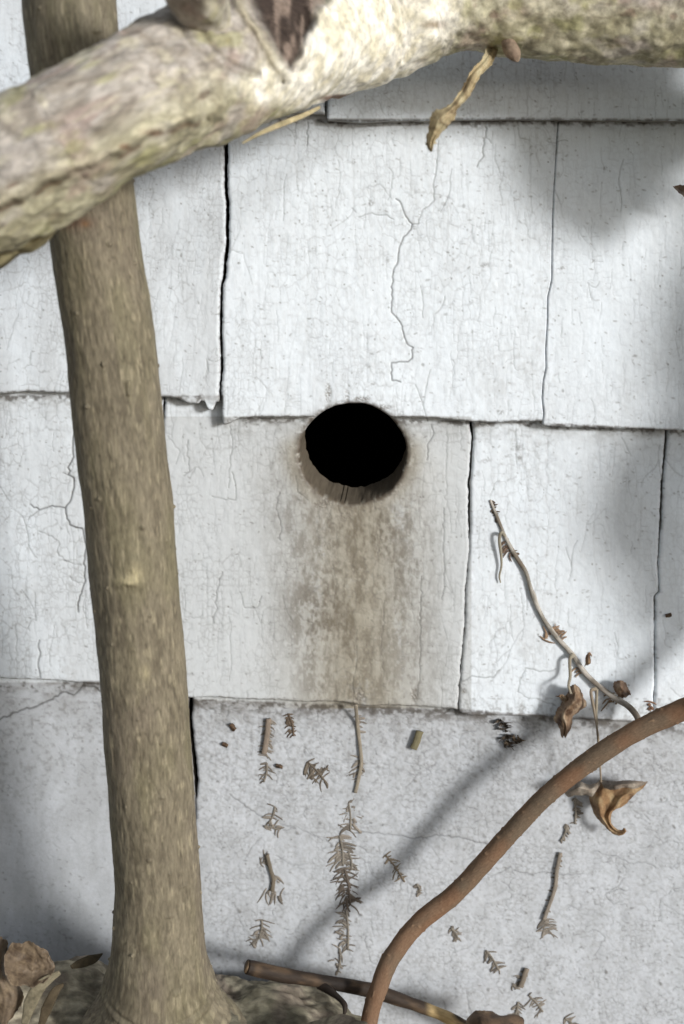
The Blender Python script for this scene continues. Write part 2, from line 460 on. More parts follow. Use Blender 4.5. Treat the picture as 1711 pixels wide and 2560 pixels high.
wcol = mixc(wcol, lin(104, 100, 94), grime * .75)
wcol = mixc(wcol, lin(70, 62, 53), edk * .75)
wcol = mixc(wcol, lin(112, 104, 94), chip * .9)
craz_up = np.maximum(crazing(24, 40, 301, 7) * sm(.40, .62, f2(GX / 90, GY / 140, 303, 3)), .8 * crazing(13, 19, 311, 4) * sm(.50, .66, f2(GX / 60, GY / 90, 313, 3)))
craz_up = craz_up * np.interp(GX, [0, 560, 620, 1180, 1380, 1450], [1, 1, .8, .8, .7, .4]) * np.where(GY > 1045, 1.15, 1)
craz_lo = crazing(15, 13, 321, 5) * sm(.42, .64, f2(GX / 50, GY / 40, 323, 3)) * np.where(GX < 480, .3, 1)
craz = np.where(GY > ylow, craz_lo * .42, craz_up * .34)
wcol = mixc(wcol, lin(92, 88, 82), craz)
wcol = mixc(wcol, lin(58, 55, 51), np.clip(crack, 0, 1) * .85)

# relief in metres
hup = .00008 * (streak(71, 4, 70, 3) - .5) + .00030 * (f2(GX / 14, GY / 16, 73, 3) - .5) + .0007 * (f2(GX / 150, GY / 330, 75, 2) - .5)
hlo = .00036 * (f2(GX / 11, GY / 9, 77, 3) - .5) + .0009 * (f2(GX / 70, GY / 70, 79, 3) - .5)
hlo = hlo * np.where(GX < 480, .45, 1.0)
hgt = np.where(GY > ylow, hlo, hup) - .00045 * np.clip(crack, 0, 1) - .00018 * craz - .0005 * chip + .00025 * grime * (GY > ylow)
hgt = hgt - .0002 * sm(.3, .8, stain) * (streak(83, 5, 5) - .2)

def sample(mp, x, y):
    u = np.clip((x - MX0) / MS, 0, MW - 1.001); v = np.clip((y - MY0) / MS, 0, MH - 1.001)
    i = u.astype(int); j = v.astype(int); fu = u - i; fv = v - j
    if mp.ndim == 3: fu = fu[..., None]; fv = fv[..., None]
    return (mp[j, i] * (1 - fu) + mp[j, i + 1] * fu) * (1 - fv) + (mp[j + 1, i] * (1 - fu) + mp[j + 1, i + 1] * fu) * fv

# ------------------------------------------------------------------ shingle wall
COURSE = {0: (300., 745.), 1: (1052., 745.), 2: (1765., 710.), 3: (2620., 840.), -1: (-450., 745.), 4: (3300., 700.)}
DT, DB = .0045, .0125
def wall_d(c, y):
    b, e = COURSE[c]
    return DB - (DB - DT) * (b - y) / e
def surf(px, py):
    return wall_d(course(px, py), py)

BORE = np.array([.0018, .020, .0041])
def hole_sd(x, y):
    ang = np.arctan2((y - 1134) / 126, (x - 883) / 133)
    rr = 1 + .028 * (f2(np.cos(ang) * 3 + 9, np.sin(ang) * 3 + 9, 101, 4) - .5) * 2
    return (np.hypot((x - 883) / 133, (y - 1134) / 126) / rr - 1) * 129

wall = thing("shingle_wall", "white painted shingle wall with flaking cracked paint and a round black hole", "wall", (0, 0, 0))

def shingle(c, L, R, B, ytop, step=2.2, label=None, ragged=2.2, kl=1.0, kr=1.0):
    L = np.asarray(L, float); R = np.asarray(R, float); B = np.asarray(B, float)
    seed = int(abs(L[0, 0] * 3 + c * 77)) % 997
    def lx(y): return np.interp(y, L[:, 1], L[:, 0]) + (0 if kl > 1 else ragged * 1.4) * (f2(y / 22 + 7, y * 0 + seed, seed, 4) - .5 + .5 * (n2(y / 7, y * 0 + seed, seed + 21) - .5))
    def rx(y): return np.interp(y, R[:, 1], R[:, 0]) + (0 if kr > 1 else ragged * 1.4) * (f2(y / 22 + 3, y * 0 + seed, seed + 5, 4) - .5 + .5 * (n2(y / 7, y * 0 + seed, seed + 25) - .5))
    def by(x): return np.interp(x, B[:, 0], B[:, 1]) + ragged * (f2(x / 24 + 5, x * 0 + seed, seed + 9, 4) - .5 + .4 * (n2(x / 6, x * 0 + seed, seed + 29) - .5)) * 1.25
    ybm = B[:, 1].mean()
    nx = max(8, int((R[:, 0].mean() - L[:, 0].mean()) / step)); ny = max(8, int((ybm - ytop) / step))
    t, s = np.meshgrid(np.linspace(0, 1, nx), np.linspace(0, 1, ny))
    ym = ytop + s * (ybm - ytop)
    x = lx(ym) + t * (rx(ym) - lx(ym))
    yb = by(x); y = ytop + s * (yb - ytop)
    x = lx(y) + t * (rx(y) - lx(y))
    yb = by(x)
    dh = hole_sd(x, y)
    cut = dh.min() < 5
    if cut:
        near = np.abs(dh) < step * .75
        ux = (x - 883) / 133 ** 2; uy = (y - 1134) / 126 ** 2; ul = np.hypot(ux, uy) + 1e-9
        x = np.where(near, x - dh * ux / ul, x); y = np.where(near, y - dh * uy / ul, y)
        dh = np.where(near, 0, dh)
    e = np.minimum(np.minimum((x - lx(y)) * kl, (rx(y) - x) * kr), yb - y)
    if cut: e = np.minimum(e, np.where(dh >= 0, dh, 0) * .8)
    e = np.clip(e, 0, 9) / 9.0
    drop = .0014 * (1 - np.sqrt(1 - (1 - e) ** 2))
    d = wall_d(c, y)
    V = P(x, y, d)
    h = sample(hgt, x, y) - drop
    tilt = .0006 * (f2(x / 300 + seed, y / 500, seed + 2, 2) - .5)
    V[..., 1] -= h + tilt
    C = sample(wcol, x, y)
    worn = sm(.55, .0, e) * sm(.45, .75, f2(x / 9, y / 9, 111, 3)) * .35
    C = mixc(C, lin(120, 112, 102), worn)
    low = sm(7, 1, yb - y) * sm(.40, .62, f2(x / 12, x * 0 + seed, 117, 4))
    C = mixc(C, lin(92, 84, 74), low * .6)
    if cut:
        rimd = np.clip(1 - np.abs(dh) / 13, 0, 1) * sm(.3, .6, f2(x / 8, y / 8, 113, 3))
        C = mixc(C, lin(84, 74, 64), rimd * .9)
    idx = np.arange(nx * ny).reshape(ny, nx)
    F = np.stack([idx[:-1, :-1], idx[1:, :-1], idx[1:, 1:], idx[:-1, 1:]], -1).reshape(-1, 4)
    if cut:
        fc = dh.ravel()[F].mean(1); F = F[fc > .25]
    V = V.reshape(-1, 3); C = C.reshape(-1, 3); dhf = dh.ravel()
    # skirt: turn every open edge back towards the sheathing
    a = F.ravel(); b = np.roll(F, -1, 1).ravel(); n = len(V)
    key = a * n + b; rev = b * n + a
    bd = ~np.isin(key, rev)
    ea, eb = a[bd], b[bd]
    rim = np.unique(np.concatenate([ea, eb])); mp_ = np.full(n, -1); mp_[rim] = np.arange(len(rim))
    K = 5
    vec = np.tile(np.array([0, .0095, 0.]), (len(rim), 1)); nz = np.zeros(len(rim))
    isH = cut & (dhf[rim] < 1.0)
    deep = BORE if c == 2 else BORE * .5
    vec[isH] = deep
    VV = [V]; CC = [C]; FF = [F]; prev = rim
    side = lin(150, 146, 140); hol = lin(94, 86, 74)
    for k in range(1, K + 1):
        q = V[rim] + vec * k / K
        if cut and isH.any():
            p2 = q[isH]; j = .0016 * (f3(p2[:, 0] * 420, p2[:, 1] * 420, p2[:, 2] * 420, 121, 3) - .5) * min(1, k)
            hx, hy = to_px(p2); ux = hx - 883; uy = hy - 1120; ul = np.hypot(ux, uy) + 1e-6
            inw = j + .0004 * k / K
            q[isH, 0] -= inw * ux / ul; q[isH, 2] += inw * uy / ul
        base = n + (k - 1) * len(rim)
        new = base + np.arange(len(rim))
        pa = prev[mp_[ea]]; pb = prev[mp_[eb]]
        FF.append(np.stack([pb, pa, new[mp_[ea]], new[mp_[eb]]], -1))
        cc = np.where(isH[:, None], hol * (.75 + .6 * f3(q[:, 0] * 900, q[:, 1] * 300, q[:, 2] * 900, 123, 3))[:, None], side)
        VV.append(q); CC.append(cc); prev = new
    o = link("shingle", np.vstack(VV), np.vstack(FF), M_ROUGH if c == 3 else M_PAINT, wall, np.vstack(CC))
    if label: o['label'] = label
    return o

E1 = [(566,220),(565,340),(564,439),(568,510),(568,603),(559,697),(554,710),(551,830),(554,902),(550,984),(553,1060)]
E2 = [(1397,220),(1396,307),(1391,384),(1385,483),(1382,549),(1380,700),(1370,743),(1369,809),(1365,875),(1366,918),(1359,951),(1356,995),(1360,1034),(1352,1100)]
E3 = [(412,940),(412,995),(406,1080),(400,1400),(430,1760)]
E4 = [(1179,980),(1179,1056),(1182,1094),(1179,1149),(1174,1204),(1174,1300),(1174,1365),(1164,1480),(1163,1574),(1155,1645),(1149,1727),(1144,1800)]
E5 = [(1668,1000),(1668,1083),(1663,1149),(1657,1204),(1654,1297),(1652,1327),(1646,1415),(1649,1480),(1638,1491),(1638,1579),(1638,1717),(1633,1840)]
E6 = [(478,1660),(477,1755),(474,1800),(482,1880),(490,1950),(489,2000),(480,2300),(470,2700)]
def off(E, dx): return [(x + (dx if not callable(dx) else dx(y)), y) for x, y in E]
XL, XR = -230, 1960
# top course
shingle(0, [(XL, -460), (XL, 260)], [(812, -460), (812, 300)], [(XL, 236), (110, 241), (500, 262), (815, 285)], -440, 3.5)
shingle(0, [(818, -460), (819, 310)], [(XR, -460), (XR, 320)], [(815, 299), (900, 305), (1000, 301), (1250, 297), (1711, 302), (XR, 304)], -440, 2.6)
# second course
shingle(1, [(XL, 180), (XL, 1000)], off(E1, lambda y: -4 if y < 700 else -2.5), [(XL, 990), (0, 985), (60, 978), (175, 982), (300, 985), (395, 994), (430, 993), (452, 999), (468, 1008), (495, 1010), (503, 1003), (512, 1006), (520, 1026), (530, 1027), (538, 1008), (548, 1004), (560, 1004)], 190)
shingle(1, off(E1, lambda y: 5 if y < 700 else 4), off(E2, -.1), [(552, 1064), (566, 1062), (578, 1057), (592, 1048), (640, 1042), (770, 1043), (990, 1043), (1060, 1045), (1110, 1047), (1180, 1054), (1240, 1058), (1290, 1054), (1330, 1053), (1375, 1053)], 240, ragged=2.5, kr=5.0, label="wide white shingle above the round hole with a notch cut from its lower edge")
shingle(1, off(E2, .5), [(XR, 200), (XR, 1100)], [(1350, 1063), (1372, 1066), (1400, 1068), (1500, 1070), (1600, 1073), (1711, 1078), (XR, 1084)], 240, kl=5.0)
# third course
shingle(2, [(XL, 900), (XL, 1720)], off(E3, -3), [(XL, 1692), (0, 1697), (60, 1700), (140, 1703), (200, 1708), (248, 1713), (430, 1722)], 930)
shingle(2, off(E3, 2), off(E4, lambda y: -3 if y < 1360 else -.8), [(420, 1744), (461, 1746), (540, 1745), (603, 1750), (702, 1752), (768, 1757), (823, 1755), (860, 1756), (921, 1768), (987, 1765), (1081, 1769), (1150, 1775)], 960, ragged=3, label="white shingle with a round black hole and a brown stain running down from it")
shingle(2, off(E4, lambda y: 3 if y < 1350 else .9), off(E5, lambda y: -3 if y < 1340 else -1), [(1140, 1776), (1160, 1786), (1180, 1793), (1240, 1790), (1330, 1793), (1420, 1800), (1560, 1806), (1650, 1809)], 980)
shingle(2, off(E5, lambda y: 2.5 if y < 1340 else 1), [(XR, 980), (XR, 1900)], [(1620, 1810), (1711, 1813), (XR, 1822)], 1000)
# bottom course
shingle(3, [(XL, 1600), (XL, 2900)], off(E6, lambda y: -6 if y < 1960 else -1.5), [(XL, 2690), (490, 2700)], 1640, 2.6, label="smoother pale grey shingle of the bottom course")
shingle(3, off(E6, lambda y: 6 if y < 1960 else 1.5), [(XR, 1600), (XR, 2900)], [(470, 2700), (XR, 2710)], 1690, 2.4, label="rough pitted grey white shingle of the bottom course")
# beyond the picture's edges, coarser
for c, yt, yb in ((-1, -1180, -452), (0, -440, 300), (1, 230, 1060), (2, 980, 1780), (3, 1690, 2705)):
    xs = [-1700, -1150, -700, XL - 4] if c >= 0 else [-1700, -800, 100, 900, 1500, 2500, 3500]
    spans = list(zip(xs[:-1], xs[1:]))
    if c >= 0: spans += [(XR + 4, 2500), (2504, 3000), (3004, 3500)]
    for a, b in spans:
        shingle(c, [(a, yt - 50), (a, yb + 50)], [(b - 4, yt - 50), (b - 4, yb + 50)], [(a, yb), (b, yb + 6)], yt, 14.0)

# sheathing behind the shingles, with the hole going through into a dark cavity
def backing():
    n = 64; V = []; F = []
    th = np.linspace(0, 2 * math.pi, n, endpoint=False)
    hc = P(883, 1134, 0.0); r1 = .036; r2 = .62
    for r, sq in ((r1, False), (r2, True)):
        for a in th:
            k = r / max(abs(math.cos(a)), abs(math.sin(a))) if sq else r
            V.append((hc[0] + k * math.cos(a), .0075, hc[2] + k * math.sin(a)))
    for i in range(n):
        j = (i + 1) % n
        F.append((i, j, n + j, n + i))
    x0, x1, y0, y1, z0, z1 = hc[0] - .2, hc[0] + .2, .0135, .30, hc[2] - .2, hc[2] + .2
    b = len(V)                                            # throat from board to cavity
    for a in th: V.append((hc[0] + r1 * math.cos(a), y0, hc[2] + r1 * math.sin(a) + .003))
    for i in range(n):
        j = (i + 1) % n; F.append((j, i, b + i, b + j))
    m = len(V)
    for a in th:
        k = .2 / max(abs(math.cos(a)), abs(math.sin(a)))
        V.append((hc[0] + k * math.cos(a), y0, hc[2] + k * math.sin(a)))
    for i in range(n):
        j = (i + 1) % n; F.append((b + j, b + i, m + i, m + j))
    q = len(V)
    for a in th:
        k = .2 / max(abs(math.cos(a)), abs(math.sin(a)))
        V.append((hc[0] + k * math.cos(a), y1, hc[2] + k * math.sin(a)))
    for i in range(n):
        j = (i + 1) % n; F.append((m + j, m + i, q + i, q + j))
    F.append(tuple(range(q, q + n)))
    link("sheathing", V, F, M_TAR, wall, smooth=False)
backing()

# ------------------------------------------------------------------ tubes
def frames(p):
    t = np.gradient(p, axis=0); t /= np.linalg.norm(t, axis=1)[:, None]
    u = np.zeros_like(p); v = np.zeros_like(p)
    ref = np.array([0, -1.0, 0])                           # theta 0 faces the camera side
    u0 = ref - t[0] * (ref @ t[0]); u0 /= np.linalg.norm(u0)
    for i in range(len(p)):
        u0 = u0 - t[i] * (u0 @ t[i]); u0 /= np.linalg.norm(u0)
        u[i] = u0; v[i] = np.cross(t[i], u0)
    return t, u, v

def tube(pts, n, m, relief=None, colour=None, flat=1.0, caps=True, world=False):
    """pts rows: px, py, d, radius px.  relief(s, th, X, Y, Z, R)->m ; colour(...)->rgb"""
    q = spline(pts, n)
    if world: c = q[:, :3]; R = q[:, 3]
    else: c = P(q[:, 0], q[:, 1], q[:, 2]); R = q[:, 3] * mpp(c)
    t, u, v = frames(c)
    s = np.concatenate([[0], np.cumsum(np.linalg.norm(np.diff(c, axis=0), axis=1))])
    th = np.linspace(0, 2 * math.pi, m, endpoint=False)
    S, T = np.meshgrid(s, th, indexing='ij'); RR = np.repeat(R[:, None], m, 1)
    gx, gy = np.cos(T) * RR.mean(), np.sin(T) * RR.mean()
    if relief is not None:
        RR = RR + relief(S, T, gx, gy, S, RR)
    V = c[:, None] + u[:, None] * (np.cos(T) * RR * flat)[..., None] + v[:, None] * (np.sin(T) * RR)[..., None]
    C = colour(S, T, gx, gy, S, RR, V) if colour is not None else np.full(V.shape, .2)
    idx = np.arange(n * m).reshape(n, m)
    F = np.stack([idx[:-1], np.roll(idx, -1, 1)[:-1], np.roll(idx, -1, 1)[1:], idx[1:]], -1).reshape(-1, 4)
    V = V.reshape(-1, 3); C = C.reshape(-1, 3)
    G = np.stack([gx, gy, S], -1).reshape(-1, 3)
    if caps:
        k = len(V)
        V = np.vstack([V, c[:1], c[-1:]]); C = np.vstack([C, C[:m].mean(0)[None], C[-m:].mean(0)[None]])
        G = np.vstack([G, G[:1] * [0, 0, 1], G[-1:] * [0, 0, 1]])
        f0 = np.stack([np.full(m, k), np.roll(idx[0], -1), idx[0], idx[0]], -1)
        f1 = np.stack([np.full(m, k + 1), idx[-1], np.roll(idx[-1], -1), np.roll(idx[-1], -1)], -1)
        tri = [tuple(r[:3]) for r in f0] + [tuple(r[:3]) for r in f1]
        F = F, tri
    else: F = F, []
    return V, F, C, G

def join(parts):
    """join (V,(quads,tris),C,G) pieces into arrays"""
    Vs, Cs, Gs, Fs = [], [], [], []; b = 0
    for V, F, C, G in parts:
        Vs.append(V); Cs.append(C); Gs.append(G)
        Fs += [tuple(int(i) + b for i in f) for f in F[0]] + [tuple(int(i) + b for i in f) for f in F[1]]
        b += len(V)
    return np.vstack(Vs), Fs, np.vstack(Cs), np.vstack(Gs)

def put(name, parts, mat, parent=None):
    V, F, C, G = join(parts if isinstance(parts, list) else [parts])
    return link(name, V, F, mat, parent, C, G)

# ------------------------------------------------------------------ young tree: upright stem on a gnarled base
tb = P(398, 2600, .12)
tree = thing("tree", "slender upright tree with olive grey bark rising from a gnarled base", "tree", (tb[0], tb[1], 0))
def fib(X, Y, Z, k=1.0, seed=0):
    w = (f3(X * 90, Y * 90, Z * 60, seed + 3, 2) - .5) * .003
    return .6 * f3((X + w) * 900 * k, (Y + w) * 900 * k, Z * 150 * k, seed, 3) + .4 * f3((X + w) * 330 * k, (Y + w) * 330 * k, Z * 50 * k, seed + 9, 2)
def bump_at(V0, px, py, sx, sy):
    hx, hy = to_px(V0)
    return np.exp(-.5 * (((hx - px) / sx) ** 2 + ((hy - py) / sy) ** 2))
TR = [(171,-900,.13,112),(171,-420,.13,113),(173,0,.13,114),(200,260,.13,112),(234,560,.13,111),(278,873,.13,113),(318,1255,.13,111),(353,1637,.127,107),(379,1964,.124,106),(393,2182,.121,107),
      (396,2292,.119,111),(399,2400,.117,121),(399,2455,.112,137),(399,2510,.108,152),(400,2565,.102,178),(402,2630,.094,225)]
def tr_rel(S, T, X, Y, Z, R):
    h = .0009 * (fib(X, Y, Z, 1, 11) - .5) + .0019 * (f3(X * 70, Y * 70, Z * 30, 13, 3) - .5)
    z0 = Z.max() - .085
    h += .0010 * np.sin((Z - z0) * 900 + 3 * f3(X * 80, Y * 80, Z * 30, 17, 2)) * sm(z0 + .020, z0 + .045, Z) * .8
    sp = f3(X * 260, Y * 260, Z * 260, 19, 1); h += .0011 * sm(.86, .97, sp)
    return h
def tr_col(*a): c = tr_col0(*a); return (c * .84 + c.mean((0, 1)) * .16) * np.array([.97, .98, .97])
def tr_col0(S, T, X, Y, Z, R, V):
    f = fib(X, Y, Z, 1, 11); p = f3(X * 45, Y * 45, Z * 18, 23, 3); g = f3(X * 110, Y * 110, Z * 25, 29, 3)
    c = mixc(np.broadcast_to(lin(108, 99, 83), V.shape), lin(132, 122, 103), sm(.36, .66, f))
    c = mixc(c, lin(116, 110, 82), sm(.48, .75, g) * .45)
    c = mixc(c, lin(120, 108, 96), sm(.52, .7, p) * .4)
    c = mixc(c, lin(90, 81, 67), sm(.44, .30, f) * .5)
    sp = f3(X * 850, Y * 850, Z * 150, 31, 2); c = mixc(c, lin(160, 149, 124), sm(.60, .76, sp) * .6)
    fz = 1 - np.abs(2 * f3(X * 430, Y * 430, Z * 55, 37, 2) - 1); c = mixc(c, lin(74, 65, 52), sm(.92, .99, fz) * .5 * sm(.35, .6, p))
    pit = f3(X * 900, Y * 900, Z * 420, 35, 2); c = mixc(c, lin(80, 71, 58), sm(.68, .8, pit) * .45)
    c = mixc(c, lin(176, 164, 130), np.clip(bump_at(V, 318, 1450, 22, 7) + bump_at(V, 340, 1432, 12, 14) + .7 * bump_at(V, 365, 1682, 7, 14), 0, 1) * .85)
    c = mixc(c, lin(92, 62, 48), np.clip(bump_at(V, 172, 552, 22, 16) + .6 * bump_at(V, 215, 556, 20, 12), 0, 1) * .8)
    c = mixc(c, lin(140, 100, 66), bump_at(V, 214, 560, 7, 5) * .7)
    return c
V, F, C, G = tube(TR, 1500, 300, tr_rel, tr_col)
kn = (bump_at(V, 318, 1455, 26, 10) + .7 * bump_at(V, 335, 1425, 20, 26)) * (V[:, 1] < tb[1])
V[:, 1] -= .0015 * kn * (.6 + .8 * f2(to_px(V)[0] / 9, to_px(V)[1] / 9, 39, 3))
put("trunk", (V, F, C, G), M_BARK, tree)

BA = [(-420,2760,.09,100),(-200,2640,.080,135),(0,2590,.074,150),(130,2580,.068,160),(240,2600,.062,168),(400,2655,.056,172),(530,2630,.050,165),(680,2606,.046,142),(790,2622,.042,122),(870,2662,.040,95),(930,2720,.04,60)]
def ba_rel(S, T, X, Y, Z, R):
    a = f3(X * 90, Y * 90, Z * 60, 41, 4); b = f3(X * 260, Y * 260, Z * 170, 43, 3)
    rd = 1 - np.abs(2 * f3(X * 150, Y * 150, Z * 75, 47, 3) - 1)
    return .013 * (a - .5) + .0022 * (b - .5) + .0022 * (rd - .7)
def ba_col(S, T, X, Y, Z, R, V):
    a = f3(X * 90, Y * 90, Z * 60, 41, 4); b = f3(X * 300, Y * 300, Z * 200, 53, 3); g = f3(X * 60, Y * 60, Z * 50, 59, 3)
    c = mixc(np.broadcast_to(lin(116, 109, 94), V.shape), lin(164, 156, 136), sm(.38, .66, b))
    c = mixc(c, lin(98, 96, 78), sm(.45, .65, g) * .5)
    c = mixc(c, lin(132, 119, 108), sm(.58, .72, f3(X * 70, Y * 70, Z * 70, 61, 2)) * .6)
    return mixc(c, lin(62, 54, 44), sm(.36, .22, a) * .7)
put("gnarled_base", tube(BA, 420, 200, ba_rel, ba_col), M_GNARL, tree)
g0 = P(399, 2600, .11)
put("root", [tube([(g0[0], g0[1], g0[2], .036), (g0[0] + .004, g0[1], g0[2] * .5, .040), (g0[0], g0[1] - .005, -.03, .055)], 80, 90, ba_rel, ba_col, world=True),
             tube([(g0[0] + .07, -.10, g0[2] - .01, .024), (g0[0] + .10, -.11, .03, .022), (g0[0] + .13, -.13, -.02, .022)], 60, 60, lambda *a: ba_rel(*a) * .5, ba_col, world=True)], M_GNARL, tree)
def flake(pts, r, mat, parent, name, col, thick=.25):
    q = [(x, y, d, r * w) for (x, y, d, w) in pts]
    f = lambda S, T, X, Y, Z, R, V: np.broadcast_to(col, V.shape) * (.7 + .6 * f3(X * 900, Y * 900, Z * 300, 5, 2))[..., None]
    return put(name, tube(q, 40, 16, lambda S, T, X, Y, Z, R: .0006 * (f3(X * 300, Y * 300, Z * 200, 7, 2) - .5), f, flat=thick), mat, parent)
flake([(178,2418,0.105,.4),(205,2408,0.105,1),(235,2396,0.105,.9),(257,2384,0.107,.15)], 13, M_GNARL, tree, "bark_flake", lin(72, 64, 50))
flake([(62,2560,.122,.5),(80,2500,.122,1),(105,2462,.122,.9),(150,2430,0.118,.3)], 17, M_GNARL, tree, "bark_flake", lin(120, 112, 92))
flake([(100,2575,0.122,.5),(118,2520,0.122,1),(140,2478,.122,.8),(160,2460,0.118,.2)], 13, M_GNARL, tree, "bark_flake", lin(80, 70, 54))

# ------------------------------------------------------------------ thick branch crossing in front
bb = P(855, 60, .13)
branch = thing("branch", "thick crooked pale branch with peeling bark crossing in front of the trunk", "branch", tuple(bb))
BR = [(-900,900,.19,150),(-500,690,.206,156),(-260,570,.206,160),(0,442,.205,160),(150,362,.203,158),(289,280,.198,155),(458,200,.170,163),(640,120,.124,176),(851,62,.082,166),(1000,10,.070,158),
      (1091,-20,.067,150),(1200,-28,.065,146),(1300,-18,.064,148),(1419,-4,.063,144),(1711,8,.062,152),(1950,-30,.072,150),(2300,-240,.10,140),(2700,-700,.16,130)]
def br_rel(S, T, X, Y, Z, R):
    a = f3(X * 55, Y * 55, Z * 26, 201, 3); b = f3(X * 230, Y * 230, Z * 150, 203, 3)
    rd = 1 - np.abs(2 * f3(X * 120, Y * 120, Z * 34, 207, 2) - 1)
    return .0062 * (a - .5) + .0024 * (b - .5) + .0012 * (rd - .7)
def br_col(S, T, X, Y, Z, R, V):
    hx, hy = to_px(V)
    b = f3(X * 230, Y * 230, Z * 170, 203, 4); p = f3(X * 75, Y * 75, Z * 40, 211, 3); q = f3(X * 190, Y * 190, Z * 140, 213, 4)
    c = mixc(np.broadcast_to(lin(154, 145, 133), V.shape), lin(182, 174, 164), sm(.36, .66, b))
    under = sm(.15, .75, np.sin(T) * -1.0 * UNDER + .5 * (p - .5))
    c = mixc(c, mixc(np.broadcast_to(lin(158, 152, 120), V.shape), lin(198, 192, 160), sm(.4, .65, q)), under * .8)  # olive lower side, its colour lightened to stand in for bounced light
    c = mixc(c, lin(112, 90, 76), sm(.70, .78, f3(X * 260, Y * 260, Z * 110, 217, 2)) * .7)
    rg = 1 - np.abs(2 * f3(X * 120, Y * 120, Z * 60, 218, 2) - 1); c = mixc(c, lin(96, 84, 70), sm(.93, .99, rg) * .35)
    c = mixc(c, lin(172, 150, 140), sm(.56, .70, f3(X * 90, Y * 90, Z * 60, 222, 3)) * .5)
    c = mixc(c, lin(164, 162, 112), sm(.56, .70, f3(X * 140, Y * 140, Z * 90, 224, 3)) * .5)
    c = mixc(c, lin(200, 192, 168), sm(.60, .72, f3(X * 420, Y * 420, Z * 170, 220, 2)) * .5)
    c = mixc(c, lin(180, 173, 166), sm(.60, .72, f3(X * 100, Y * 100, Z * 60, 219, 3)) * .55)
    cr = np.clip(1.3 * bump_at(V, 890, 110, 130, 100) + 1.2 * bump_at(V, 740, 215, 110, 36) + .3 * bump_at(V, 150, 372, 60, 30) + .5 * bump_at(V, 1130, 30, 60, 60), 0, 1)
    c = mixc(c, mixc(np.broadcast_to(lin(222, 214, 190), V.shape), lin(246, 241, 228), sm(.35, .6, q)), sm(.25, .8, cr + .5 * (p - .5)) * .9)
    ru = np.clip(bump_at(V, 860, 246, 55, 9) + .6 * bump_at(V, 1085, 62, 40, 13) + .8 * bump_at(V, 380, 330, 30, 9) + .8 * bump_at(V, 312, 366, 14, 9), 0, 1)
    c = mixc(c, lin(112, 74, 50), sm(.3, .8, ru) * .85)
    return c
# which side of the tube is its underside
_q = spline(BR, 50); _c = P(_q[:, 0], _q[:, 1], _q[:, 2]); _t, _u, _v = frames(_c)
UNDER = 1.0 if _v[20][2] > 0 else -1.0
V, F, C, G = tube(BR, 900, 200, br_rel, br_col, caps=True)
hx, hy = to_px(V); fr0 = V[:, 1] < bb[1] + .035
yl = np.interp(hx, [-80, 0, 60, 110, 200, 250, 330, 390, 450, 540, 600], [530, 508, 492, 462, 420, 402, 364, 330, 306, 292, 280]) + 22 * (f2(hx / 30, hx * 0, 251, 4) - .5)
peel = sm(-5, 6, hy - yl) * sm(620, 520, hx) * fr0
V[:, 1] += .0030 * peel                                 # outer bark has peeled off below this line
C = mixc(C, C * .88, peel[:])
gap = np.exp(-((hy - yl - 8) / 7) ** 2) * sm(.42, .6, f2(hx / 34, hx * 0 + 3, 253, 3)) * sm(560, 470, hx) * fr0
C = mixc(C, lin(88, 66, 50), np.clip(gap, 0, 1) * .8)
liph = np.exp(-((hy - yl + 10) / 9) ** 2) * sm(600, 500, hx) * fr0
C = mixc(C, lin(214, 204, 176), np.clip(liph, 0, 1) * .6 * sm(.35, .6, f2(hx / 25, hy / 25, 255, 3)))
# torn knot hollow with a callus lip around it
front = V[:, 1] < bb[1] + .035
hx, hy = to_px(V)
wob = 34 * (f2(hx / 45, hy / 45, 225, 2) - .5)
wdt = np.interp(hy, [-160, 0, 60, 120, 175, 190], [145, 100, 76, 46, 16, 0])      # wedge that narrows downwards
kx = np.abs(hx + wob - np.interp(hy, [-160, 0, 180], [690, 712, 735])) - wdt
hol = sm(14, -40, kx) * (hy < 195) * front
lipL = np.exp(-((kx - 16) / 13) ** 2) * front * (hx < 735) * (hy < 205)
arc = np.exp(-((np.hypot((hx - 690) / 205, (hy + 20) / 205) - 1.0) / .035) ** 2) + .7 * np.exp(-((np.hypot((hx - 690) / 260, (hy + 20) / 215) - 1.0) / .025) ** 2)
arc = arc * front * (hx < 655) * (hy > -40)
V[:, 1] += (.008 + .004 * (f2(hx / 16, hy / 70, 227, 3) - .5)) * hol - .0040 * lipL + .0018 * arc
dk = mixc(np.broadcast_to(lin(62, 52, 46), V.shape), lin(132, 116, 104), sm(.40, .68, f2(hx / 13, hy / 60, 223, 4)))
C = mixc(C, dk, np.clip(hol * 1.2, 0, 1)); C = mixc(C, lin(178, 168, 140), lipL * .6); C = mixc(C, lin(92, 82, 66), np.clip(arc, 0, 1) * .6)
put("limb", (V, F, C, G), M_GNARL, branch)
RG = [(-300,720,0.188,100),(-150,655,0.189,98),(0,566,0.190,90),(60,538,0.191,84),(110,506,0.192,72),(175,470,0.192,58),(250,436,0.192,42),(330,400,0.190,22)]
def rg_col(S, T, X, Y, Z, R, V):
    b = f3(X * 230, Y * 230, Z * 95, 231, 3)
    c = mixc(np.broadcast_to(lin(106, 97, 70), V.shape), lin(150, 141, 108), sm(.36, .66, b))
    return mixc(c, lin(70, 54, 38), sm(.55, .7, f3(X * 120, Y * 120, Z * 60, 233, 2)) * .7)
put("added_shade_stub", tube([(505,60,.168,60),(490,-60,.195,92),(486,-180,.215,104),(510,-330,.232,108),(560,-560,.245,108)], 160, 90, br_rel, br_col), M_GNARL, branch)  # added stub, mostly out of frame, to throw shade on the trunk top
put("bark_ridge", tube(RG, 220, 90, br_rel, rg_col), M_GNARL, branch)
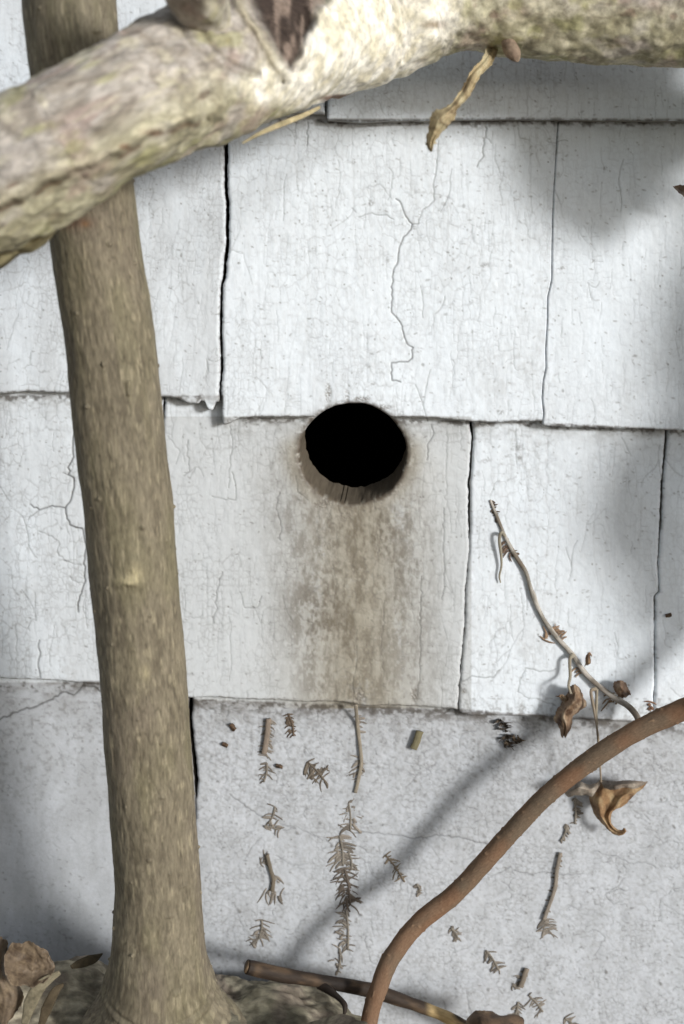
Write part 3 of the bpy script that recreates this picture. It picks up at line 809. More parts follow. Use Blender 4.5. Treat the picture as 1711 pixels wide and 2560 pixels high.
put("bud", tube([(1266,100,.076,12),(1276,120,.077,20),(1286,136,.078,17),(1293,148,.078,10),(1297,154,.078,3)], 50, 40, lambda S, T, X, Y, Z, R: .0010 * (f3(X * 350, Y * 350, Z * 250, 241, 2) - .5),
    lambda S, T, X, Y, Z, R, V: mixc(np.broadcast_to(lin(104, 86, 74), V.shape), lin(150, 132, 112), f3(X * 500, Y * 500, Z * 400, 243, 2))), M_GNARL, branch)
put("peeling_strip", tube([(606,358,.150,2),(650,334,.145,5),(700,312,.138,7),(760,288,.126,6),(800,268,.116,4)], 70, 14, None,
    lambda S, T, X, Y, Z, R, V: mixc(np.broadcast_to(lin(140, 128, 98), V.shape), lin(186, 172, 136), f3(X * 500, Y * 500, Z * 200, 247, 2)), flat=.35), M_GNARL, branch)

# ------------------------------------------------------------------ dry leaves and strips: curved patches
def patch(grid, mu=12, mv=12, wr=.0012, fr=260, seed=0, base=(132, 96, 64), dark=(78, 54, 38), pale=(186, 158, 120), th=.0002, ragged=3.0, veins=0.0):
    g = np.asarray(grid, float)                            # rows x cols x (px,py,d)
    def up(a, k):
        n = (a.shape[0] - 1) * k + 1; out = []
        q = np.concatenate([2 * a[:1] - a[1:2], a, 2 * a[-1:] - a[-2:-1]])
        for i in range(n):
            f = min(i / k, a.shape[0] - 1 - 1e-6); j = int(f); t = f - j
            A, B, Cc, D = q[j], q[j + 1], q[j + 2], q[j + 3]
            out.append(.5 * (2 * B + (Cc - A) * t + (2 * A - 5 * B + 4 * Cc - D) * t * t + (3 * B - A - 3 * Cc + D) * t ** 3))
        return np.array(out)
    h = up(g, mu); h = np.swapaxes(up(np.swapaxes(h, 0, 1), mv), 0, 1)
    n, m = h.shape[:2]
    X, Y = h[..., 0].copy(), h[..., 1].copy()
    uu, vv = np.meshgrid(np.linspace(0, 1, n), np.linspace(0, 1, m), indexing='ij')
    edge = np.minimum(np.minimum(uu, 1 - uu), np.minimum(vv, 1 - vv))
    rg = np.clip(1 - edge / .08, 0, 1) * ragged
    X += rg * (f2(X / 7, Y / 7, seed + 3, 3) - .5) * 2; Y += rg * (f2(X / 7, Y / 7, seed + 4, 3) - .5) * 2
    V = P(X, Y, h[..., 2])
    w = f2(vv * 5 + seed, uu * 3, seed, 3) - .5; w2 = f2(X / 16, Y / 16, seed + 1, 3) - .5
    V[..., 1] -= wr * (2.2 * w + 1.2 * w2)
    mid = np.exp(-((vv - .5) / .025) ** 2)
    vn = np.exp(-(((uu * 7 + np.abs(vv - .5) * 5) % 1.0 - .5) / .09) ** 2) * veins
    V[..., 1] -= .0006 * mid * veins
    c = mixc(np.broadcast_to(lin(*base), V.shape), lin(*dark), sm(.45, .75, f2(X / 20, Y / 20, seed + 6, 4)))
    c = mixc(c, lin(*pale), np.clip(sm(.5, .75, f2(X / 15 + 40, Y / 26, seed + 7, 4)) * .7 + .5 * vn + .6 * mid * veins, 0, 1))
    idx = np.arange(n * m).reshape(n, m)
    F = np.stack([idx[:-1, :-1], idx[1:, :-1], idx[1:, 1:], idx[:-1, 1:]], -1).reshape(-1, 4)
    Vf = V.reshape(-1, 3); k = len(Vf)
    du = np.gradient(V, axis=0).reshape(-1, 3); dv = np.gradient(V, axis=1).reshape(-1, 3)
    nr = np.cross(du, dv); nr /= np.linalg.norm(nr, axis=1)[:, None] + 1e-12
    V2 = Vf - nr * th
    loop = np.concatenate([idx[0, :], idx[1:, -1], idx[-1, -2::-1], idx[-2:0:-1, 0]]); nx = np.roll(loop, -1)
    S = np.stack([loop, nx, nx + k, loop + k], -1)
    Fa = np.vstack([F, F[:, ::-1] + k, S])
    VV = np.vstack([Vf, V2]); CC = np.vstack([c.reshape(-1, 3)] * 2)
    return VV, (Fa, []), CC, VV * 0

def leaf(name, grids, label, cat, group=None, mat=None, parent=None, each=None, **kw):
    o = put(name, [patch(g, **{**kw, **(each[i] if each else {})}) for i, g in enumerate(grids)], mat or M_LEAF, parent)
    if label: tag(o, label, cat, group)
    return o

lf = leaf("dry_leaf", [
    [[(1503,1949,0.0160),(1530,1954,0.0204),(1560,1958,0.0193),(1592,1960,0.0204),(1621,1954,0.0193)],
     [(1482,1976,0.0149),(1512,1972,0.0221),(1545,1978,0.0193),(1580,1978,0.0215),(1608,1972,0.0188)],
     [(1473,1992,0.0138),(1500,1996,0.0204),(1530,1996,0.0182),(1556,1994,0.0215),(1587,1987,0.0182)],
     [(1480,2020,0.0138),(1500,2018,0.0199),(1520,2016,0.0171),(1542,2014,0.0204),(1562,2011,0.0177)],
     [(1489,2041,0.0144),(1502,2038,0.0193),(1513,2036,0.0166),(1524,2033,0.0193),(1534,2026,0.0182)],
     [(1509,2062,0.0160),(1515,2058,0.0193),(1519,2056,0.0166),(1523,2053,0.0188),(1527,2048,0.0182)],
     [(1523,2076,0.0177),(1526,2073,0.0193),(1528,2071,0.0177),(1531,2068,0.0188),(1533,2064,0.0182)],
     [(1538,2087,0.0182),(1540,2083,0.0193),(1541,2080,0.0188),(1542,2077,0.0193),(1543,2073,0.0188)],
     [(1556,2089,0.0193),(1555,2085,0.0204),(1555,2082,0.0204),(1554,2079,0.0204),(1553,2076,0.0199)],
     [(1566,2080,0.0204),(1563,2078,0.0210),(1561,2076,0.0210),(1560,2074,0.0204),(1559,2073,0.0204)],
     [(1564,2070,0.0204),(1562,2070,0.0210),(1561,2070,0.0210),(1560,2070,0.0204),(1559,2070,0.0204)]],
    [[(1503,1950,.018),(1532,1954,.026),(1562,1951,.026),(1592,1951,.026),(1621,1954,.021)],
     [(1505,1960,.024),(1535,1963,.033),(1562,1960,.032),(1590,1960,.030),(1615,1959,.022)],
     [(1511,1971,.026),(1536,1974,.034),(1560,1969,.032),(1584,1972,.030),(1606,1966,.022)]],
    [[(1434,1958,.014),(1454,1955,.020),(1472,1962,.018),(1488,1957,.018),(1503,1949,.015)],
     [(1416,1974,.016),(1446,1968,.026),(1470,1972,.024),(1488,1970,.022),(1500,1962,.018)],
     [(1412,1984,.018),(1436,1980,.024),(1460,1983,.022),(1482,1984,.022),(1495,1974,.020)],
     [(1422,1994,.015),(1438,1988,.020),(1460,1988,.018),(1480,1991,.018),(1490,1980,.019)]]],
    "curled brown dead leaf with a hooked tip hanging just below the brown vine", "leaf", seed=5, base=(152, 121, 88), pale=(190, 165, 128), dark=(112, 84, 60), wr=.0009, ragged=1.5,
    each=[dict(veins=.35), dict(base=(140, 128, 114), pale=(170, 160, 146), dark=(104, 92, 80)), dict(base=(146, 134, 120), pale=(176, 166, 152), dark=(110, 98, 84))])
lf2 = leaf("dry_leaf", [
    [[(1424,1716,0.0186),(1436,1710,0.0224),(1452,1722,0.0186)],
     [(1418,1738,0.0174),(1440,1736,0.0261),(1460,1744,0.0174)],
     [(1404,1758,0.0162),(1430,1762,0.0273),(1470,1766,0.0162)],
     [(1386,1796,0.0174),(1412,1786,0.0273),(1437,1792,0.0186)],
     [(1398,1816,0.0199),(1416,1815,0.0261),(1431,1813,0.0199)],
     [(1406,1846,0.0211),(1413,1842,0.0236),(1420,1834,0.0211)]],
    [[(1388,1738,0.0162),(1402,1734,0.0211),(1418,1742,0.0211)],
     [(1402,1748,0.0162),(1412,1750,0.0211),(1424,1752,0.0224)],
     [(1412,1764,0.0174),(1420,1766,0.0224),(1430,1768,0.0224)]]],
    "small crumpled brown leaf dangling over the shingle edge below the pale creeper", "leaf", seed=17, veins=.4, wr=.002, base=(138, 112, 88), pale=(186, 166, 140))
lf3 = leaf("dry_leaf", [
    [[(-60,2318,.112),(-20,2330,.114),(8,2345,.116),(22,2356,.110)], [(-60,2420,.116),(-20,2425,.118),(2,2425,.119),(14,2420,.110)], [(-60,2510,.118),(-10,2505,.120),(30,2495,.120),(58,2476,.112)], [(-60,2600,.118),(-20,2590,.120),(20,2560,.120),(56,2508,.112)]],
    [[(27,2357,.124),(50,2356,.121),(85,2357,.121),(112,2372,.119),(124,2384,.117)], [(12,2395,.126),(45,2385,.121),(84,2385,.120),(112,2396,.119),(132,2404,.118)],
     [(14,2425,.127),(48,2420,.121),(82,2420,.119),(112,2420,.118),(137,2424,.119)], [(24,2450,.128),(52,2444,.123),(80,2444,.121),(106,2440,.120),(128,2438,.120)], [(36,2464,.128),(56,2463,.126),(74,2467,.126),(96,2460,.124),(112,2452,.122)]]],
    "folded brown dead leaf lying on the gnarled base beside the trunk foot", "leaf", seed=29, wr=.0014, veins=.6, base=(112, 97, 80), dark=(82, 68, 54), pale=(138, 121, 98), mu=14, mv=14, ragged=4)
lf4 = leaf("leaf_scrap", [[[(1168,2544,.045),(1190,2524,.050),(1225,2528,.050),(1250,2540,.045)], [(1160,2570,.050),(1195,2560,.060),(1240,2562,.060),(1305,2542,.045)], [(1165,2600,.050),(1200,2600,.056),(1250,2598,.056),(1312,2580,.045)]]],
    "torn dark brown leaf scrap beside the right end of the dark stick", "leaf", seed=37, base=(104, 84, 66), dark=(62, 50, 40), pale=(142, 122, 100), wr=.0015)
lf5 = leaf("leaf_tip", [[[(1684,467,.020),(1700,463,.022),(1720,458,.024),(1760,440,.026)], [(1686,469,.020),(1702,475,.026),(1724,478,.030),(1770,470,.030)], [(1688,471,.020),(1704,488,.022),(1726,500,.024),(1775,505,.026)]]],
    "pointed brown leaf tip poking in over the wide upper shingle", "leaf", seed=43, base=(120, 96, 78), dark=(88, 66, 52), pale=(150, 126, 104))
st = leaf("bark_strip", [[[(1232,96,.062),(1244,102,.062),(1254,106,.062)], [(1206,146,.078),(1218,154,.078),(1230,160,.078)], [(1176,180,.092),(1186,190,.095),(1197,195,.092)], [(1154,222,.100),(1165,232,.104),(1176,238,.102)], [(1120,264,.116),(1134,270,.120),(1148,268,.118)],
    [(1082,282,.116),(1102,300,.124),(1136,296,.118)], [(1072,318,.116),(1090,326,.122),(1112,326,.118)], [(1066,352,.116),(1078,356,.120),(1092,350,.118)], [(1074,378,.116),(1077,379,.117),(1080,378,.116)]]],
    "dangling tan strip of dead bark hanging from the thick branch", "bark strip", mat=M_LEAF, seed=47, base=(178, 160, 124), dark=(120, 102, 74), pale=(208, 196, 160), wr=.0016, ragged=6)

# ------------------------------------------------------------------ brown vine
VI = [(930,3050,.10,22.6),(915,2700,.085,21.6),(922,2560,.066,21.6),(949,2466,.060,21.6),(982,2390,.055,22.6),(1047,2308,.050,22.6),(1146,2226,.046,23.5),(1255,2106,.045,23.5),(1364,1991,.045,23.5),(1473,1904,.045,24.4),(1582,1833,.045,25.4),(1711,1773,.047,26.3),(1900,1700,.062,29.1),(2300,1500,.09,30.1),(2700,1150,.14,30.1)]
def vi_rel(S, T, X, Y, Z, R):
    return .0005 * (f3(X * 400, Y * 400, Z * 200, 301, 3) - .5) + .0007 * (f3(X * 60, Y * 60, Z * 45, 303, 2) - .5) + .0004 * sm(.78, .92, f3(X * 700, Y * 700, Z * 500, 305, 1))
def vi_col(S, T, X, Y, Z, R, V):
    c = mixc(np.broadcast_to(lin(120, 96, 77), V.shape), lin(106, 92, 77), sm(.4, .7, f3(X * 90, Y * 90, Z * 40, 307, 3)))
    c = mixc(c, lin(118, 90, 70), sm(.5, .75, f3(X * 120, Y * 120, Z * 60, 309, 2)) * .7)
    return mixc(c, lin(146, 120, 96), sm(.82, .95, f3(X * 700, Y * 700, Z * 500, 305, 1)) * .8)
vine = put("vine", tube(VI, 900, 60, vi_rel, vi_col), M_VINE)
tag(vine, "curved reddish brown fuzzy vine stem arching across the lower right of the wall", "vine")
def fuzz():
    q = spline(VI[1:13], 700); c = P(q[:, 0], q[:, 1], q[:, 2]); R = q[:, 3] * mpp(c); t, u, v = frames(c)
    V = []; F = []; r = np.random.default_rng(3)
    for k in range(5200):
        i = r.integers(0, len(c)); a = r.uniform(0, 6.283); n = u[i] * math.cos(a) + v[i] * math.sin(a); sd = t[i] * .00009
        b = c[i] + n * R[i] * .98 + t[i] * r.uniform(-.0004, .0004); tip = b + n * r.uniform(.0004, .0011) + t[i] * r.normal(0, .0004) + np.cross(n, t[i]) * r.normal(0, .0003)
        j = len(V); V += [b - sd, b + sd, tip]; F.append((j, j + 1, j + 2))
    V = np.array(V)
    h = link("fuzz", V, F, M_VINE, vine, np.broadcast_to(lin(150, 118, 90), V.shape), V * 0); h['kind'] = 'stuff'
fuzz()
put("bud", tube([(1140,2222,.050,10),(1152,2236,.052,13),(1160,2246,.053,8),(1164,2252,.053,3)], 30, 24, vi_rel, vi_col), M_VINE, vine)

# ------------------------------------------------------------------ dark stick at the foot of the wall
sp0 = P(615, 2416, .062)
stick = thing("stick", "dark brown broken stick lying against the wall behind the vine's foot", "stick", tuple(sp0))
SK = [(618,2417,.062,16.3),(690,2434,.058,18.1),(800,2453,.050,17.2),(920,2474,.044,17.2),(1000,2499,.040,16.3),(1080,2527,.036,14.6),(1150,2560,.033,13.8),(1330,2660,.04,12.9),(1500,2780,.035,10.3)]
def sk_col(S, T, X, Y, Z, R, V):
    hx, hy = to_px(V)
    c = mixc(np.broadcast_to(lin(52, 42, 34), V.shape), lin(90, 73, 56), sm(.4, .7, f3(X * 260, Y * 260, Z * 60, 321, 3)))
    c = mixc(c, lin(34, 28, 24), sm(.46, .58, f3(X * 60, Y * 60, Z * 46, 323, 3)) * .85)
    return mixc(c, lin(176, 152, 108), sm(1060, 1085, hx) * sm(.35, .5, f3(X * 150, Y * 150, Z * 40, 325, 2)) * .9)
put("bark", tube(SK, 420, 48, lambda S, T, X, Y, Z, R: .0009 * (f3(X * 260, Y * 260, Z * 70, 321, 3) - .5) + .0012 * (f3(X * 90, Y * 90, Z * 50, 327, 2) - .5), sk_col), M_STICK, stick)
put("broken_end", tube([(614,2416,.062,12),(617,2417,.062,15),(621,2418,.062,15)], 8, 32, lambda S, T, X, Y, Z, R: .0008 * (f3(X * 900, Y * 900, Z * 900, 329, 2) - .5),
    lambda S, T, X, Y, Z, R, V: mixc(np.broadcast_to(lin(74, 60, 46), V.shape), lin(122, 102, 78), f3(X * 900, Y * 900, Z * 900, 331, 2))), M_STICK, stick)
put("side_twig", tube([(800,2462,.050,12),(826,2478,.056,9),(848,2496,.062,7),(862,2512,.066,7),(862,2530,.068,5),(858,2536,.068,2)], 60, 20, lambda S, T, X, Y, Z, R: .0008 * (f3(X * 300, Y * 300, Z * 200, 333, 2) - .5),
    lambda S, T, X, Y, Z, R, V: np.broadcast_to(lin(48, 40, 34), V.shape).copy()), M_STICK, stick)

# ------------------------------------------------------------------ dead creeper: stems and clinging rootlets
def rootlets(parts, spine, n, ln, r=2.2, spread=1.35, both=True, col=(112, 102, 90), lift=.0002, curl=.5, rise=0.0):
    """short dry rootlets growing off a spine that lies on the paint"""
    (ax, ay), (bx, by) = spine[0], spine[-1]; bend = random.gauss(0, .10)
    if len(spine) == 2: spine = [(ax, ay), ((ax + bx) / 2 + (by - ay) * bend, (ay + by) / 2 - (bx - ax) * bend), (bx, by)]
    skip = {1: random.choice((.0, .1, .3, .6)), -1: random.choice((.0, .1, .3))}
    q = spline(spine, max(3, n * 2)); tg = np.gradient(q, axis=0)
    c0 = lin(*col) * 1.15
    for k in range(n):
        i = int((k + .5) / n * (len(q) - 1))
        a0 = math.atan2(tg[i, 1], tg[i, 0])
        for sgn in ((1, -1) if both else (random.choice((1, -1)),)):
            if both and random.random() < skip[sgn]: continue
            a = a0 + sgn * (spread + random.gauss(0, .28)); x, y = q[i] + np.random.default_rng(k).normal(0, 1, 2)
            L = ln * random.uniform(.35, 1.2); b = random.gauss(0, curl * .5) - sgn * random.uniform(.0, .9); wd = 1.9 if random.random() < .22 else 1.0
            pts = []
            for j in range(5):
                pts.append((x, y, surf(x, y) + lift + r * MPX * .1 + rise * (j == 2), wd * r * (1.0, 1.05, 1.0, .85, .45)[j] * random.uniform(.85, 1.15)))
                a += b * .25; x += L / 4 * math.cos(a); y += L / 4 * math.sin(a)
            f = c0 * random.uniform(.7, 1.3)
            parts.append(tube(pts, 9, 6, None, lambda S, T, X, Y, Z, R, V, f=f: np.broadcast_to(f, V.shape).copy(), flat=.2))
def strand(parts, pts, r, col, lift=.0008, n=None, rel=.0003):
    q = [(x, y, surf(x, y) + lift + r * MPX * .6, r) for x, y in pts]
    parts.append(tube(q, n or max(20, len(pts) * 10), 12, lambda S, T, X, Y, Z, R: rel * (f3(X * 700, Y * 700, Z * 300, 401, 2) - .5),
        lambda S, T, X, Y, Z, R, V: mixc(np.broadcast_to(lin(*col), V.shape), lin(*[min(255, c * 1.25) for c in col]), f3(X * 900, Y * 900, Z * 260, 403, 2)), flat=.5))

cb = P(1595, 1800, .02)
creeper = thing("dead_creeper", "pale grey dead creeper stem slanting down the right hand shingle to the vine", "creeper", tuple(cb))
CS0 = [(1226,1250,.014),(1250,1310,.014),(1265,1345,.0145),(1290,1390,.015),(1315,1430,.0155),(1330,1480,.0155),(1355,1540,.016),(1390,1590,.0165),(1430,1635,.017),(1470,1690,.018),(1530,1740,.020),(1570,1765,.024),(1592,1790,.030),(1600,1815,.036)]
CSd = [.0,.0,.0,.0,.0004,.0003,.0003,.0004,.0006,.001,.003,.006,.010,.014]
CSr = [3.4,4.2,4.6,5.4,5.4,5.6,5.6,6,6.2,6.6,7,7.4,8,8]
CS = [(x, y, surf(x, min(y, 1780)) + r * MPX * .8 + e) for (x, y, d), r, e in zip(CS0, CSr, CSd)]
def cs_col(S, T, X, Y, Z, R, V):
    c = mixc(np.broadcast_to(lin(134, 128, 118), V.shape), lin(178, 171, 161), sm(.35, .65, f3(X * 500, Y * 500, Z * 120, 411, 3)))
    return mixc(c, lin(112, 100, 86), sm(.58, .72, f3(X * 200, Y * 200, Z * 90, 413, 2)) * .8)
def cs_rel(S, T, X, Y, Z, R): return .0004 * (f3(X * 400, Y * 400, Z * 110, 415, 2) - .5) + .0005 * sm(.72, .85, f3(X * 90, Y * 90, Z * 75, 417, 1))
put("stem", tube([(x, y, d, r) for (x, y, d), r in zip(CS, CSr)], 300, 20, cs_rel, cs_col), M_STEM, creeper)
def petiole(pts, r, col):
    put("leaf_stalk", tube([(x, y, d, r * w) for x, y, d, w in pts], 60, 10, cs_rel, lambda S, T, X, Y, Z, R, V: mixc(np.broadcast_to(lin(*col), V.shape), lin(170, 160, 142), f3(X * 700, Y * 700, Z * 200, 419, 2) * .6)), M_STEM, creeper)
petiole([(1262,1338,.0095,1.3),(1253,1332,.0115,1.2),(1249,1350,.0115,1),(1253,1385,.011,1),(1254,1415,.0105,.8),(1249,1440,.0105,.6),(1252,1457,.0105,.3)], 3.6, (128, 122, 106))
petiole([(1432,1637,.0135,1.8),(1425,1650,.016,1.1),(1426,1690,.018,1),(1422,1714,.024,1),(1428,1735,.026,.8)], 3.8, (134, 126, 110))
petiole([(1490,1722,.022,1.6),(1478,1728,.024,1.2),(1483,1760,.026,1),(1492,1815,.028,.9),(1496,1850,.028,.9),(1500,1900,.028,.9),(1503,1955,.028,.8)], 3.2, (128, 112, 94))
petiole([(1492,1724,.022,1.4),(1492,1745,.026,1.1),(1491,1780,.026,1),(1494,1812,.027,.8)], 3.2, (140, 130, 112))
for sp, n, ln, c in [([(1229,1252),(1243,1296)],7,13,(84,72,62)),([(1262,1355),(1284,1395)],6,20,(100,84,72)),([(1362,1600),(1395,1580)],8,26,(132,110,90)),([(1385,1570),(1412,1600)],6,24,(132,110,90)),
                     ([(1440,1660),(1450,1690)],4,18,(138,118,98)),([(1472,1632),(1466,1668)],4,14,(124,100,78)),([(1510,1740),(1545,1762)],5,26,(128,108,88)),([(1628,1755),(1640,1785)],6,15,(120,92,74))]:
    pp = []; rootlets(pp, sp, n, ln, r=2.2, col=c, lift=.0006)
    put("rootlets", pp, M_ROOT, creeper)
padq = patch([[(1532,1706,.016),(1550,1702,.019),(1566,1706,.016)], [(1536,1724,.018),(1556,1722,.024),(1576,1730,.018)], [(1548,1742,.016),(1562,1744,.019),(1570,1740,.016)]], wr=.0012, seed=51, base=(122, 98, 78), dark=(80, 62, 50), pale=(160, 138, 114), ragged=5)
put("dry_bract", padq, M_LEAF, creeper)
put("dry_bract", patch([[(1466,1636,.0155),(1472,1632,.017),(1478,1648,.0155)], [(1464,1652,.016),(1472,1654,.019),(1478,1658,.016)], [(1462,1666,.0155),(1466,1664,.017),(1472,1662,.0155)]], mu=6, mv=6, seed=53, base=(126, 100, 76)), M_LEAF, creeper)

CRG = "dead creeper fragments on the bottom course"
def fragment(label, stems, roots, name="creeper_fragment", col=(122, 115, 106), cat="creeper scrap"):
    pr = []; ps = []
    for sp, n, ln in roots:
        rootlets(pr, sp, int(n * 1.5 + 1), ln, col=col)
        if not stems: strand(pr, [sp[0], ((sp[0][0] + sp[-1][0]) / 2 + 3, (sp[0][1] + sp[-1][1]) / 2), sp[-1]], 2.4, tuple(int(c * .95) for c in col), lift=.0002, n=10)
    for pts, r, c in stems: strand(ps, pts, r, c)
    if stems and roots:
        allp = np.array([p for s in stems for p in s[0]]).mean(0)
        t = thing(name, label, cat, tuple(P(allp[0], allp[1], surf(*allp))), CRG)
        put("stem", ps, M_STEM, t); put("rootlets", pr, M_ROOT, t)
    else:
        o = put(name, pr or ps, M_ROOT); tag(o, label, cat, CRG)
GY_ = (132, 122, 108)
fragment("long thin dead stem with rootlets straight under the stained shingle's edge", [([(890,1762),(894,1810),(900,1860),(904,1905),(898,1940),(889,1982)], 4.6, (124,116,103))], [([(893,1790),(898,1830)],4,16),([(902,1895),(892,1965)],9,26)])
fragment("brown comb of rootlets on a flat stem, left of the long thin stem's top", [([(672,1797),(668,1840),(660,1885)], 7, (116,105,94))], [([(674,1795),(662,1890)],13,20)])
fragment("small dark twisted rootlet tuft tucked right of the brown comb", [], [([(722,1785),(735,1840)],6,16)], col=(96,84,72))
fragment("faint sparse rootlets right below the brown comb", [], [([(668,1908),(660,1955)],5,20)])
fragment("star shaped burst of rootlets between the brown comb and the long stem", [], [([(770,1905),(815,1955)],6,30),([(775,1945),(820,1920)],4,22)], col=(100,92,82))
fragment("dense feathery rootlet comb directly under the long thin stem", [], [([(872,2008),(876,2078)],11,34)])
fragment("broad fan of grey rootlets in the vine's shadow band", [], [([(850,2090),(858,2165)],12,38),([(872,2130),(880,2175)],5,24)])
fragment("darkest and tallest rootlet comb, below the broad fan", [], [([(862,2172),(876,2262)],14,36)], col=(92,84,76))
fragment("tapering tail of rootlets under the darkest comb", [], [([(866,2275),(870,2375)],10,22)])
fragment("wispy curled rootlets nearest the dark stick, at the chain's bottom", [], [([(850,2372),(846,2430)],6,26)])
fragment("small forked rootlets left of the dense feathery comb", [], [([(688,2018),(672,2060)],4,24),([(660,2065),(700,2075)],4,20)])
fragment("short dark twig with splayed rootlets at both ends, right of the trunk's lower half", [([(668,2136),(676,2170),(684,2200),(681,2228)], 5, (98,90,78))], [([(652,2160),(672,2150)],4,26),([(690,2190),(694,2205)],3,18),([(660,2232),(705,2238)],5,28)])
fragment("antler shaped rootlets low down, just above the dark stick's broken end", [], [([(655,2300),(648,2345)],5,34),([(660,2330),(630,2362)],4,26)])
fragment("slanting feather of rootlets left of the vine, under the vine's shadow", [], [([(965,2138),(1012,2205)],9,24)], col=(116,106,92))
fragment("tiny rootlet tuft close to the left of the vine", [], [([(1042,2210),(1050,2232)],4,13)])
fragment("scattered rootlets hanging under the curled hooked leaf", [], [([(1436,1996),(1438,2060)],7,18),([(1418,2062),(1402,2104)],5,12)])
fragment("grey stem piece with a tufted lower end, right of the vine", [([(1402,2132),(1393,2175),(1388,2220),(1374,2262),(1360,2300)], 5, (118,110,100))], [([(1402,2140),(1366,2290)],9,11),([(1360,2300),(1372,2335)],7,26)])
fragment("small rootlet tuft alone between the vine and the grey stem piece", [], [([(1128,2320),(1146,2348)],5,16)])
fragment("feathery rootlet comb low down right of the vine's foot", [], [([(1216,2376),(1248,2426)],7,24)])
fragment("stubby upright stem bit with rootlets, near the lower edge", [([(1318,2422),(1310,2446),(1302,2468)], 6.5, (112,103,92))], [([(1320,2425),(1296,2472)],6,18),([(1280,2460),(1286,2475)],3,16)])
fragment("splayed starfish of rootlets near the lower edge, right of the leaf scrap", [], [([(1322,2488),(1358,2530)],7,28)])
fragment("small rootlets between the leaf scrap and the starfish of rootlets", [], [([(1296,2505),(1284,2545)],6,20)])
fragment("lowest rightmost rootlets, cut by the picture's lower edge", [], [([(1412,2545),(1440,2570)],5,24)])
o = []; strand(o, [(1050,1828),(1044,1848),(1034,1872)], 9.5, (104, 98, 76), lift=.0012, rel=.0008)
o2 = put("twig_bit", o, M_STEM); tag(o2, "short olive twig bit lying right under the stained shingle's edge", "twig")
o = []; rootlets(o, [(1250,1800),(1275,1868)], 12, 24, r=2.6, col=(72, 64, 56), lift=.001, rise=.002); rootlets(o, [(1262,1866),(1300,1846)], 8, 18, r=2.8, col=(84, 74, 62), lift=.001, rise=.002)
o2 = put("debris_tuft", o, M_ROOT); tag(o2, "dark tuft of cobwebby plant debris hanging under the right hand shingle edge", "debris")
for (x, y, r, ang, lab) in [(582,1818,9,.9,"brown chip of dead leaf below the shingle edge, nearest the trunk's right side"), (563,1862,7,.4,"small dark brown chip just under the other chip beside the trunk"), (698,1916,7,.2,"dark rounded crumb between two rootlet clusters"), (1672,1538,7,-.3,"tiny tan seed husk stuck near the right edge on the third course")]:
    c, s = math.cos(ang), math.sin(ang); d0 = surf(x, y)
    g = [[(x + r * (u * c - v * .55 * s), y + r * (u * s + v * .55 * c), d0 + .0006 + .0012 * (1 - abs(v))) for v in (-1, 0, 1)] for u in (-1.2, -.3, .5, 1.1)]
    leaf("leaf_chip", [g], lab, "debris", mu=5, mv=5, wr=.0005, seed=int(x), base=(92, 72, 54), dark=(60, 48, 38), pale=(120, 98, 76))

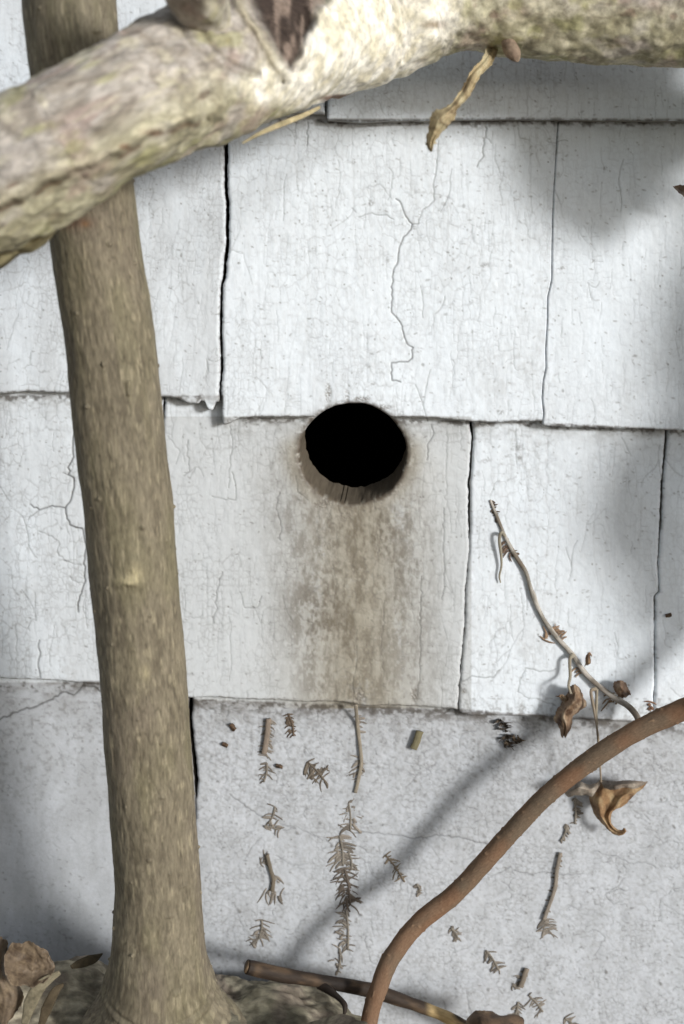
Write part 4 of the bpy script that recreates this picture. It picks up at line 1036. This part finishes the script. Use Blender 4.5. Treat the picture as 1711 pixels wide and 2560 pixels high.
# ------------------------------------------------------------------ leafy shrub to the right, outside the picture, that dapples the wall
def shadow_pt(px, py, d):                                  # where something at distance d stands to shade wall pixel px,py
    return P(px, py, .010) + SUN * (d - .010)
shb = shadow_pt(1700, 900, .16)
shrub = thing("shrub", "leafy green shrub standing just right of the picture, shading the wall", "shrub", (shb[0] + .03, shb[1], 0))
def gleaf(px, py, d, lx, ly, ang):
    c = shadow_pt(px, py, d); a = np.array([math.cos(ang), 0, math.sin(ang)]); n = SUNN
    a = a - n * (a @ n); a /= np.linalg.norm(a); b = np.cross(n, a)
    V = []; nu, nv = 22, 11
    for i in range(nu):
        u = i / (nu - 1) * 2 - 1; w = ly * (1 - abs(u) ** 2.2) ** .8 * (1 - .25 * u) + .0005
        for j in range(nv):
            v = j / (nv - 1) * 2 - 1
            V.append(c + a * lx * u + b * w * v + n * (.006 * abs(v) - .010 * u * u + .002 * math.sin(9 * u + 4 * v)))
    V = np.array(V); idx = np.arange(nu * nv).reshape(nu, nv)
    F = np.stack([idx[:-1, :-1], idx[1:, :-1], idx[1:, 1:], idx[:-1, 1:]], -1).reshape(-1, 4)
    C = np.broadcast_to(np.array([.06, .10, .03]), V.shape) * (.8 + .4 * n3(V[:, 0] * 200, V[:, 1] * 200, V[:, 2] * 200, 5))[:, None]
    link("leaf", V, F, M_GREEN, shrub, C)
    return c
cs_ = [gleaf(1470, 425, .085, .038, .022, -1.15), gleaf(1555, 338, .075, .040, .024, .03), gleaf(1510, 385, .09, .036, .026, -.75), gleaf(1755, 820, .13, .050, .020, 1.5), gleaf(1615, 1250, .12, .042, .018, 1.5), gleaf(1670, 1430, .14, .036, .017, 1.35), gleaf(1820, 1050, .17, .05, .02, 1.2)]
b0 = np.array([shb[0] + .10, shb[1], 0.0])
def shc(S, T, X, Y, Z, R, V): return np.broadcast_to(lin(96, 84, 60), V.shape).copy()
top = np.array([shb[0] + .06, shb[1] - .01, .55])
put("stem", [tube([(*b0 - [0, 0, .02], .007), (*(b0 * .5 + top * .5 + [.02, 0, 0]), .006), (*top, .003)], 60, 14, None, shc, world=True)] +
    [tube([(*(b0 + (top - b0) * min(.98, max(.3, c[2] / top[2] - .08)) + [.01, 0, 0]), .003), (*((c + top) * .5 * [1, 1, 0] + [.01, 0, c[2] - .01]), .0025), (*c, .0015)], 20, 8, None, shc, world=True) for c in cs_], M_BARK, shrub)

# ------------------------------------------------------------------ ground
gx, gy = np.meshgrid(np.concatenate([np.linspace(-60, -1, 12), np.linspace(-.9, .9, 160), np.linspace(1, 60, 12)]), np.concatenate([np.linspace(-80, -1, 12), np.linspace(-.9, .3, 110), np.linspace(.5, 60, 10)]), indexing='ij')
gz = .010 * (f2(gx * 30, gy * 30, 501, 4) - .5) - .006
gz = np.where((np.abs(gx) > 1) | (gy < -1), gz * 0 - .006, gz)
idx = np.arange(gx.size).reshape(gx.shape)
F = np.stack([idx[:-1, :-1], idx[1:, :-1], idx[1:, 1:], idx[:-1, 1:]], -1).reshape(-1, 4)
gr = link("ground", np.stack([gx, gy, gz], -1).reshape(-1, 3), F, M_SOIL)
gr['kind'] = 'structure'

for o in bpy.data.objects:                                 # drop the builder's own note
    if '_loc' in o: del o['_loc']
